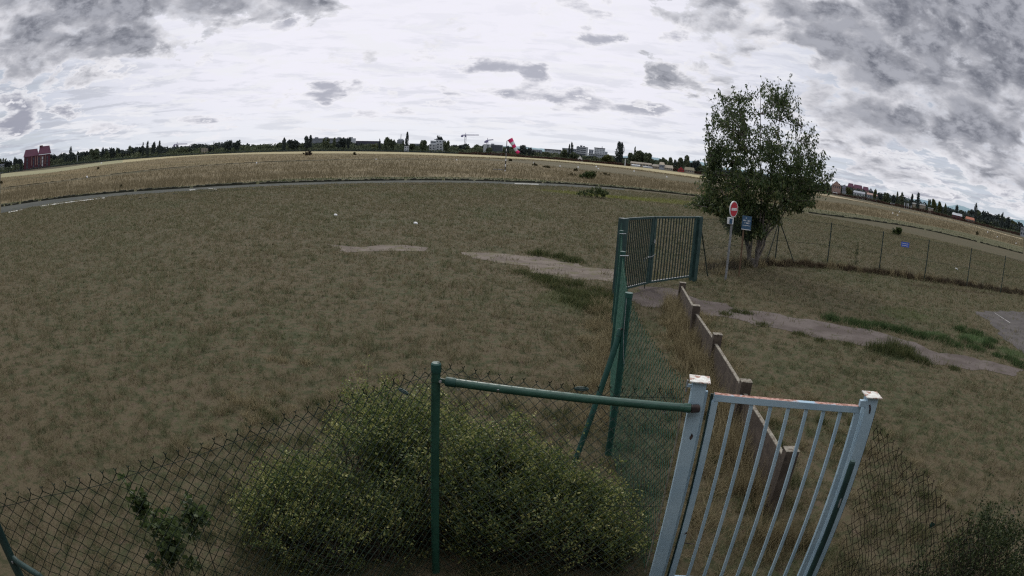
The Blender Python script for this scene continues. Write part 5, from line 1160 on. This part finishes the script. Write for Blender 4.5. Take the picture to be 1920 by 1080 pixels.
b.block(-b.w / 2 - .3, b.w / 2 + .3, b.z(30, 306), b.z(30, 306) + .5, 'roof', B_ro)
b = Bd('grey_building', 'grey flat building cut by the left edge of the picture', -6, 8, 312, 700, 10); b.block(-b.w / 2, b.w / 2, 0, b.z(4, 308), 'wall', B_g); b.windows(-b.w / 2, b.w / 2, 2, b.z(4, 308), 3, 3); b.block(-b.w / 2 - .3, b.w / 2 + .3, b.z(4, 308), b.z(4, 308) + .6, 'roof', B_ro)
b = Bd('small_white_building', 'small white building with windows below the small crane', 341, 359, 280, 735, 10); b.block(-b.w / 2, b.w / 2, 0, b.z(350, 277.5), 'wall', B_w); b.windows(-b.w / 2, b.w / 2, 5, b.z(350, 277.5), 6, 3); b.block(-b.w / 2 - .3, b.w / 2 + .3, b.z(350, 277.5), b.z(350, 277), 'roof', B_ro)
b = Bd('beige_building', 'small beige building in the tree line left of the twin dome trees', 377, 390, 280, 640, 10); b.block(-b.w / 2, b.w / 2, 0, b.z(384, 277.8), 'wall', B_t); b.windows(-b.w / 2, b.w / 2, 3, b.z(384, 277.8), 4, 2); b.block(-b.w / 2 - .3, b.w / 2 + .3, b.z(384, 277.8), b.z(384, 277.2), 'roof', B_ro)
# long apartment block
b = Bd('apartment_block', 'long pale grey apartment block with four stair towers on the roof', 583, 667, 265, 760, 14); h1 = b.w / 2; zt_ = b.z(625, 260)
b.block(-h1, h1, 0, zt_, 'wall', B_g); b.windows(-h1 * .98, h1 * .98, 6, zt_ - .6, 1, 6, hf=.38, bands=True); b.block(h1 * .8, h1 * .995, 0, zt_ + .4, 'end_wall', B_w, -.6, 0)
b.block(-h1, h1, zt_, zt_ + .5, 'roof', B_ro, -.3)
for x in (591, 610, 633.5, 656): u = b.u(x); b.block(u - 2.3, u + 2.3, zt_ + .5, zt_ + 2.2, 'stair_tower', B_w, 3, 9)
b = Bd('dark_roofed_hall', 'long low hall with dark roof and white wall right of the apartment block', 667, 714, 268, 740, 14); h1 = b.w / 2; b.block(-h1, h1, 0, b.z(690, 270.5), 'wall', B_w); b.block(-h1, h1, b.z(690, 270.5), b.z(690, 264.3), 'roof', B_ro, -.4); b.windows(-h1, h1 * .4, 3, b.z(690, 271.5), 7, 1, wf=.4)
b.windows(-h1 * .95, h1 * .9, b.z(690, 269.5), b.z(690, 266.2), 1, 1, hf=.5, bands=True, mat=B_d)
b = Bd('antenna_tower', 'stepped office tower with a thin antenna mast on top', 744.5, 758, 265, 800, 14); h1 = b.w / 2; zt_ = b.z(751, 262.3); b.block(-h1, h1, 0, zt_, 'wall', B_g); b.windows(-h1, h1, 4, zt_ - .5, 1, 6, hf=.45, bands=True, mat=B_d); b.block(-h1 * .7, h1 * .75, zt_, b.z(751, 260.2), 'penthouse', B_w, 2, 10)
MB().tube([b.c + Vector((0, 0, b.z(751, 260.3))), b.c + Vector((0, 0, b.z(751, 251.5)))], .35, 6).build('antenna', B_d, b.t)
b = Bd('white_box_building', 'low white cube below the violet black poplar', 758, 767, 275, 630, 8); b.block(-b.w / 2, b.w / 2, 0, b.z(762, 273.8), 'wall', B_w); b.windows(-b.w / 2, b.w / 2, 1, b.z(762, 274), 2, 2, .4, .4); b.block(-b.w / 2 - .2, b.w / 2 + .2, b.z(762, 273.8), b.z(762, 273.3), 'roof', B_ro)
b = Bd('grey_school', 'grey low building with flat roof right of the violet black poplar', 768, 788, 272, 720, 12); b.block(-b.w / 2, b.w / 2, 0, b.z(778, 270), 'wall', B_g); b.windows(-b.w / 2, b.w / 2, 3, b.z(778, 270.3), 6, 3); b.block(-b.w / 2 - .3, b.w / 2 + .3, b.z(778, 270), b.z(778, 269.2), 'roof', B_d)
# white terraced building
b = Bd('terraced_building', 'white stepped apartment building with terraces and dark windows', 803, 833, 270, 652, 14); h1 = b.w / 2
for (x0, x1, y, m_, d0) in ((805, 815, 263.3, B_w, 3), (815, 832, 262, B_w, 3), (803, 820, 270, B_w, -3), (816.5, 834, 267.8, B_w, -6)):
    w_ = b.block(b.u(x0), b.u(x1), 0, b.z(x0, y), 'wall', m_, d0, d0 + 6)
    zz = b.z(x0, y); b.windows(b.u(x0) + 1, b.u(x1) - 1, max(2, zz - 9), zz - .6, 3, 3, .4, .42, par=w_) if d0 == 99 else None
    for j in range(3):
        for i in range(3):
            uu = b.u(x0) + (b.u(x1) - b.u(x0)) * (i + .5) / 3; zc = zz - 1.7 - j * 2.8; MBq = b.block(uu - .8, uu + .8, zc - .65, zc + .65, 'window', B_win, d0 - .15, d0 + .1, par=w_)
b.block(b.u(812), b.u(820), b.z(816, 262), b.z(816, 260.6), 'rooftop_cabin', B_d, 4, 8)
b = Bd('banded_building', 'white and dark banded office building left of the windsock', 905, 941, 278, 652, 14); h1 = b.w / 2
w_ = b.block(b.u(905), b.u(919), 0, b.z(910, 270.3), 'wall', B_w, -3, 8); 
for j in range(2): b.block(b.u(912), b.u(914.5), b.z(912, 273.3 + j * 3.3) - .7, b.z(912, 273.3 + j * 3.3) + .7, 'window', B_win, -3.2, -2.9, par=w_)
w_ = b.block(b.u(919), b.u(941), 0, b.z(930, 271.8), 'wall', B_g, 0, 12)
for j in range(4): zc = b.z(930, 274 + j * 3.2); b.block(b.u(919.3), b.u(940), zc - .95, zc + .95, 'window_band', B_win, -.15, .1, par=w_)
b.block(b.u(919), b.u(925), b.z(922, 271.5), b.z(922, 269), 'rooftop_cabin', B_g, 3, 8); b.block(b.u(905), b.u(941.5), b.z(930, 271.8), b.z(930, 271.3), 'roof', B_ro, .2, 12.4)
b = Bd('grey_flat_building', 'long grey flat roofed building behind the windsock', 968, 1000, 281, 700, 12); b.block(-b.w / 2, b.w / 2, 0, b.z(985, 279.5), 'wall', B_g); b.windows(-b.w / 2, b.w / 2, 3, b.z(985, 280), 9, 2); b.block(-b.w / 2 - .3, b.w / 2 + .3, b.z(985, 279.5), b.z(985, 279), 'roof', B_w)
b = Bd('pale_low_building', 'pale low building between the windsock and the long grey school', 1000, 1016, 284, 690, 10); b.block(-b.w / 2, b.w / 2, 0, b.z(1008, 281), 'wall', B_g); b.windows(-b.w / 2, b.w / 2, 3, b.z(1008, 281.4), 5, 3); b.block(-b.w / 2 - .3, b.w / 2 + .3, b.z(1008, 281), b.z(1008, 280.4), 'roof', B_w)
b = Bd('long_school_building', 'long grey building with dark roof edge right of the windsock', 1021, 1052, 284, 680, 12); b.block(-b.w / 2, b.w / 2, 0, b.z(1036, 281), 'wall', B_w); b.windows(-b.w / 2, b.w / 2, 4, b.z(1036, 281.4), 12, 3, .45, .45); b.block(-b.w / 2 - .5, b.w / 2 + .5, b.z(1036, 281), b.z(1036, 279.8), 'roof', B_ro, -.5)
b = Bd('flat_block', 'grey flat block left of the first tower', 1054, 1081, 282, 700, 10); b.block(-b.w / 2, b.w / 2, 0, b.z(1060, 278.3), 'wall', B_g); b.windows(-b.w / 2, b.w / 2, 4, b.z(1060, 279), 8, 4); b.block(-b.w / 2 - .3, b.w / 2 + .3, b.z(1060, 278.3), b.z(1060, 277.6), 'roof', B_d)
b = Bd('tower_block', 'first of two white towers, with balcony bands and a jagged roof', 1080.5, 1102.5, 283, 700, 14); h1 = b.w / 2; zt_ = b.z(1091, 275.5); w_ = b.block(-h1, h1, 0, zt_, 'wall', B_w)
for j in range(7): zc = zt_ - 1.4 - j * 2.3; b.block(-h1 * .95, h1 * .62, zc - .6, zc + .6, 'window_band', B_win, -.15, .1, par=w_)
for (a, c_, y) in ((-.9, -.55, 274.4), (-.4, .0, 272.6), (.1, .45, 273.4), (.5, .9, 275)): b.block(h1 * a, h1 * c_, zt_, b.z(1091, y), 'rooftop_cabin', B_d, 3, 9)
b = Bd('tower_block', 'second of two white towers, smaller, with a dark roof and mast', 1114, 1136.5, 285, 700, 14); h1 = b.w / 2; zt_ = b.z(1125, 278.6); w_ = b.block(-h1, h1 * .8, 0, zt_, 'wall', B_w); b.block(h1 * .8, h1 * 1.25, 0, b.z(1138, 284.5), 'wall', B_g, 2, 12); b.windows(-h1 * .9, h1 * .7, zt_ - 11, zt_ - .8, 6, 5, .4, .45, par=w_); b.block(-h1 * 1.02, h1 * .82, zt_, b.z(1125, 277.2), 'roof', B_ro, -.3)
MB().tube([b.c + b.r * 2 + Vector((0, 0, zt_)), b.c + b.r * 2 + Vector((0, 0, b.z(1128, 274.5)))], .4, 5).build('mast', B_d, b.t)
b = Bd('dark_white_block', 'small dark and white block between the two towers', 1104, 1113, 285, 700, 10); zt_ = b.z(1109, 281.2); w_ = b.block(-b.w / 2, b.w / 2, 0, zt_, 'wall', B_g); b.windows(-b.w / 2, b.w / 2, zt_ - 8, zt_ - .5, 2, 4, .55, .5, par=w_); b.block(-b.w / 2, b.w / 2, zt_, zt_ + .5, 'roof', B_ro)
b = Bd('long_pale_hall', 'long pale low hall below the two towers', 1103, 1152, 292, 690, 10); w_ = b.block(-b.w / 2, b.w / 2, 0, b.z(1128, 290.2), 'wall', B_g, 0, 8); b.block(-b.w / 2 - .3, b.w / 2 + .3, b.z(1128, 290.2), b.z(1128, 289.3), 'roof', B_w, -.3, 8.4); b.windows(-b.w / 2, b.w / 2, b.z(1128, 293), b.z(1128, 290.4), 12, 1, .5, .5, par=w_)
def house(name, label, xl, xr, ye, yr, D, wall, roof, front=True, win=2, nz=1, dep=9):
    b = Bd(name, label, xl, xr, (ye + yr) / 2 + 4, D, dep, 'house'); x = (xl + xr) / 2; ze = b.z(x, ye); w_ = b.block(-b.w / 2, b.w / 2, 0, ze, 'wall', wall)
    rf = b.gable(-b.w / 2 - .3, b.w / 2 + .3, ze, b.z(x, yr), 'roof', roof, front=front)
    if front: b.gable(-b.w / 2 + .1, b.w / 2 - .1, ze, b.z(x, yr) - .4, 'gable_wall', wall, -.45, -.41)
    b.windows(-b.w / 2 * .9, b.w / 2 * .9, max(.8, ze - 3.2), ze - .2, win, nz, .4, .5, par=w_)
    return b
house('gabled_house', 'small bright white gabled house below the first tower', 1082, 1093, 299.0, 291.8, 630, bmat('bright_white_wall', (.62, .60, .55)), B_ro)
b = Bd('long_shed', 'long pale tan shed below the green hill of trees', 1182, 1222, 308, 620, 8, 'shed'); ze = b.z(1200, 307); w_ = b.block(-b.w / 2, b.w / 2, 0, ze, 'wall', B_t); b.gable(-b.w / 2 - .3, b.w / 2 + .3, ze, b.z(1200, 304), 'roof', bmat('tan_roof', (.22, .19, .15)), front=False); b.windows(-b.w / 2, b.w / 2, 1, ze, 7, 1, .45, .6, par=w_)
for (xl, xr, ye, yr, lb, wm, rm) in [(1184, 1200, 310, 308.4, 'low white lean to in front of the long pale shed', B_w, B_w), (1205, 1232, 313.6, 312.4, 'low white roofed shed right of the long pale shed', B_w, B_w), (1223, 1237, 312, 308, 'tan house at the right end of the long pale shed', B_t, bmat('grey_tan_roof', (.2, .18, .15))), (1244, 1262, 315, 309.5, 'tan grey house with pitched roof left of the red house', B_t, B_t), (1236, 1246, 309, 304, 'small pale house high among the trees left of the red house', B_g, B_t), (1283, 1302, 319, 313.5, 'tan low house touching the right of the red house', B_t, bmat('olive_roof', (.16, .14, .09)))]:
    house('low_house', lb, xl, xr, ye, yr, 615, wm, rm, False, 4)
house('red_house', 'small bright red gabled house near the lone tree', 1270.5, 1283, 318.5, 312, 612, B_red, B_ro)
b = Bd('white_cabin', 'slim white cabin right of the big dark poplar', 1171.5, 1173.5, 300, 615, 3, 'cabin'); b.block(-b.w / 2, b.w / 2, 0, b.z(1172, 298), 'wall', B_w); b.block(-b.w / 2 - .2, b.w / 2 + .2, b.z(1172, 298), b.z(1172, 297.4), 'roof', B_ro)
# reddish houses at the right
for (xl, xr, ye, yr, D, wm, rm, fr_, lb) in [(1560, 1577, 348, 339, 640, B_p, B_rr, True, 'tall pinkish gabled house right of the lone tree'), (1589, 1601, 351, 343.5, 690, B_p, B_rr, False, 'dark red roofed house, leftmost of the roof row'), (1600, 1617, 353, 346.5, 685, B_p, B_rr, False, 'wide red roofed house in the middle of the roof row'), (1617, 1629, 357, 350, 680, B_p, B_rr, False, 'red brown roofed house right of the wide one'), (1628, 1637, 359, 352.5, 690, B_g, B_rr, True, 'small gabled house at the right end of the roof row'), (1579, 1590, 354, 348, 655, B_g, B_ro, False, 'grey roofed house between the pinkish one and the roof row'),
    (1600, 1622, 362, 358.5, 645, B_w, B_g, False, 'pale grey low house below the roof row'), (1625, 1645, 366, 362.5, 645, B_g, B_p, False, 'pale pinkish low house right of the pale grey one'), (1561, 1570, 362, 360.5, 632, B_w, B_w, False, 'bright white low shed at the foot of the pinkish house')]:
    house('village_house', lb, xl, xr, ye, yr, D, wm, rm, fr_, 4 if xr - xl > 14 else 3)
b = Bd('long_white_shed', 'long bright white shed roof below the two dark poplars at the right', 1709, 1735, 382, 640, 9, 'shed'); 
for k_, (xa, xb) in enumerate(((1709, 1718), (1718, 1727), (1727, 1736))):
    zz = b.z((xa + xb) / 2, 380.0 + k_ * 1.5); w_ = b.block(b.u(xa, 381), b.u(xb, 381), 0, zz - 1.2, 'wall', B_t, 0, 8); b.block(b.u(xa, 381), b.u(xb, 381), zz - 1.2, zz, 'roof', bmat('bright_shed_roof', (.62, .62, .60)), -.4, 8.4)
for (xl, xr, y, lb) in [(1669, 1677, 381.5, 'flat white roofed hut left of the twin poplars'), (1740.5, 1750, 390, 'small white roofed hut left of the pale airy trees')]:
    b = Bd('white_roofed_hut', lb, xl, xr, y, 630, 6, 'hut'); b.block(-b.w / 2, b.w / 2, 0, b.z((xl + xr) / 2, y + .8), 'wall', B_t); b.block(-b.w / 2 - .3, b.w / 2 + .3, b.z((xl + xr) / 2, y + .8), b.z((xl + xr) / 2, y - .5), 'roof', B_w, -.4)
for i, (x, y0, y1) in enumerate(((1696.5, 380, 386), (1701, 381, 387.5), (1703.5, 381.5, 388.3), (1708.5, 385.5, 389))):
    a, e0 = azel(x, y0); D = 628; z0 = D * math.tan(e0) + CAMH; q = Vector((math.sin(a) * D, math.cos(a) * D, 0))
    tag(MB().tube([q, q + Vector((0, 0, max(z0, 2)))], [.5, .42], 8).build('white_pole', B_w, loc=tuple(q)), ['first white pole from the left beside the long white shed', 'second white pole from the left beside the long white shed', 'third white pole from the left beside the long white shed', 'short white pole nearest to the long white shed'][i], 'pole', 'white poles beside the long white shed')
house('white_red_house', 'white house with red wall parts below the wood at the right', 1785, 1804, 404, 399.5, 632, bmat('dull_red_wall', (.12, .035, .035)), B_w, False, 4)
house('orange_roofed_house', 'house with a bright orange roof at the right', 1810, 1827, 411.5, 407, 630, B_t, B_or, False, 3)
b = Bd('pale_end_building', 'pale building cut by the right edge of the picture', 1914, 1932, 430, 615, 8); b.block(-b.w / 2, b.w / 2, 0, b.z(1917, 426), 'wall', B_g); b.windows(-b.w / 2, b.w / 2, 1, b.z(1917, 426), 4, 2); b.block(-b.w / 2 - .3, b.w / 2 + .3, b.z(1917, 426), b.z(1917, 425), 'roof', B_ro)
# ---- cranes
m_cr = bmat('crane_steel', (.22, .20, .34)); m_crw = bmat('crane_grey', (.34, .33, .36))
def crane(xm, yt, yb, xj0, yj0, xj1, yj1, D, label, luff=False):
    a, et = azel(xm, yt); q = Vector((math.sin(a) * D, math.cos(a) * D, 0)); r_ = Vector((math.cos(a), -math.sin(a), 0)); zt_ = D * math.tan(et) + CAMH
    c = thing('tower_crane', label, 'crane', tuple(q)); m_ = MB(); w_ = .9
    for sx_ in (-1, 1):
        for sy_ in (-1, 1): m_.beam(q + Vector((sx_ * w_, sy_ * w_, 0)), q + Vector((sx_ * w_, sy_ * w_, zt_)), .35, .35)
    k = int(zt_ / 3)
    for i in range(k):
        z0, z1 = zt_ * i / k, zt_ * (i + 1) / k; s_ = 1 if i % 2 else -1
        m_.beam(q + Vector((-s_ * w_, -w_, z0)), q + Vector((s_ * w_, -w_, z1)), .22, .22); m_.beam(q + Vector((-w_, -s_ * w_, z0)), q + Vector((-w_, s_ * w_, z1)), .22, .22)
    m_.build('mast', m_crw, c)
    def P_(x, y): a2, e2 = azel(x, y); return q + r_ * (D * math.tan(a2 - a)) + Vector((0, 0, D * math.tan(e2) + CAMH))
    j0, j1 = P_(xj0, yj0), P_(xj1, yj1); jc = P_(xm, (yj0 + yj1) / 2)
    for (aa, bb_, nm) in ((jc, j1, 'jib'), (jc, j0, 'counter_jib')):
        m_ = MB(); m_.beam(aa + Vector((0, -.6, 0)), bb_ + Vector((0, -.6, 0)), .3, .35); m_.beam(aa + Vector((0, .6, 0)), bb_ + Vector((0, .6, 0)), .3, .35); m_.beam(aa + Vector((0, 0, 1.2)), bb_ + Vector((0, 0, .9)), .3, .35); n = 10
        for i in range(n):
            t0, t1 = i / n, (i + .5) / n; m_.beam(aa + (bb_ - aa) * t0 + Vector((0, -.6, 0)), aa + (bb_ - aa) * t1 + Vector((0, 0, 1.1)), .2, .2); m_.beam(aa + (bb_ - aa) * t1 + Vector((0, 0, 1.1)), aa + (bb_ - aa) * (i + 1) / n + Vector((0, .6, 0)), .2, .2)
        m_.build(nm, m_cr, c)
    MB().box(j0 + Vector((0, 0, -.9)) + (jc - j0) * .15, (3.2, 2, 2.2), axes=[r_, (math.sin(a), math.cos(a), 0), (0, 0, 1)]).build('counterweight', m_cr, c)
    MB().box(jc + Vector((0, 0, -1.0)), (2.4, 2.2, 2.4), axes=[r_, (math.sin(a), math.cos(a), 0), (0, 0, 1)]).build('cab', m_cr, c)
    MB().beam(jc + Vector((0, 0, .5)), jc + Vector((0, 0, 3.6)), .5, .5).build('cathead', m_cr, c)
crane(873, 254.5, 271, 865.5, 254.2, 898, 253.8, 800, 'tall tower crane left of the banded office building')
crane(914, 264.5, 272, 910, 265.2, 925, 262.6, 760, 'short crane standing over the banded office building')
crane(332, 272.0, 280, 326, 271.8, 351, 270.5, 800, 'small distant crane at the left of the tree line')
for (x, yt, yb, lb) in [(145.2, 292, 303, 'thin white mast before the wood right of the brick tower')]:
    a, e = azel(x, yt); D = 640; q = Vector((math.sin(a) * D, math.cos(a) * D, 0)); z = D * math.tan(e) + CAMH
    lp = thing('lamp_mast', lb, 'mast', tuple(q)); MB().tube([q, q + Vector((0, 0, z))], .35, 6).build('mast', B_w, lp); MB().box(q + Vector((0, 0, z)), (2.2, .6, .5)).build('lamp_head', B_w, lp)
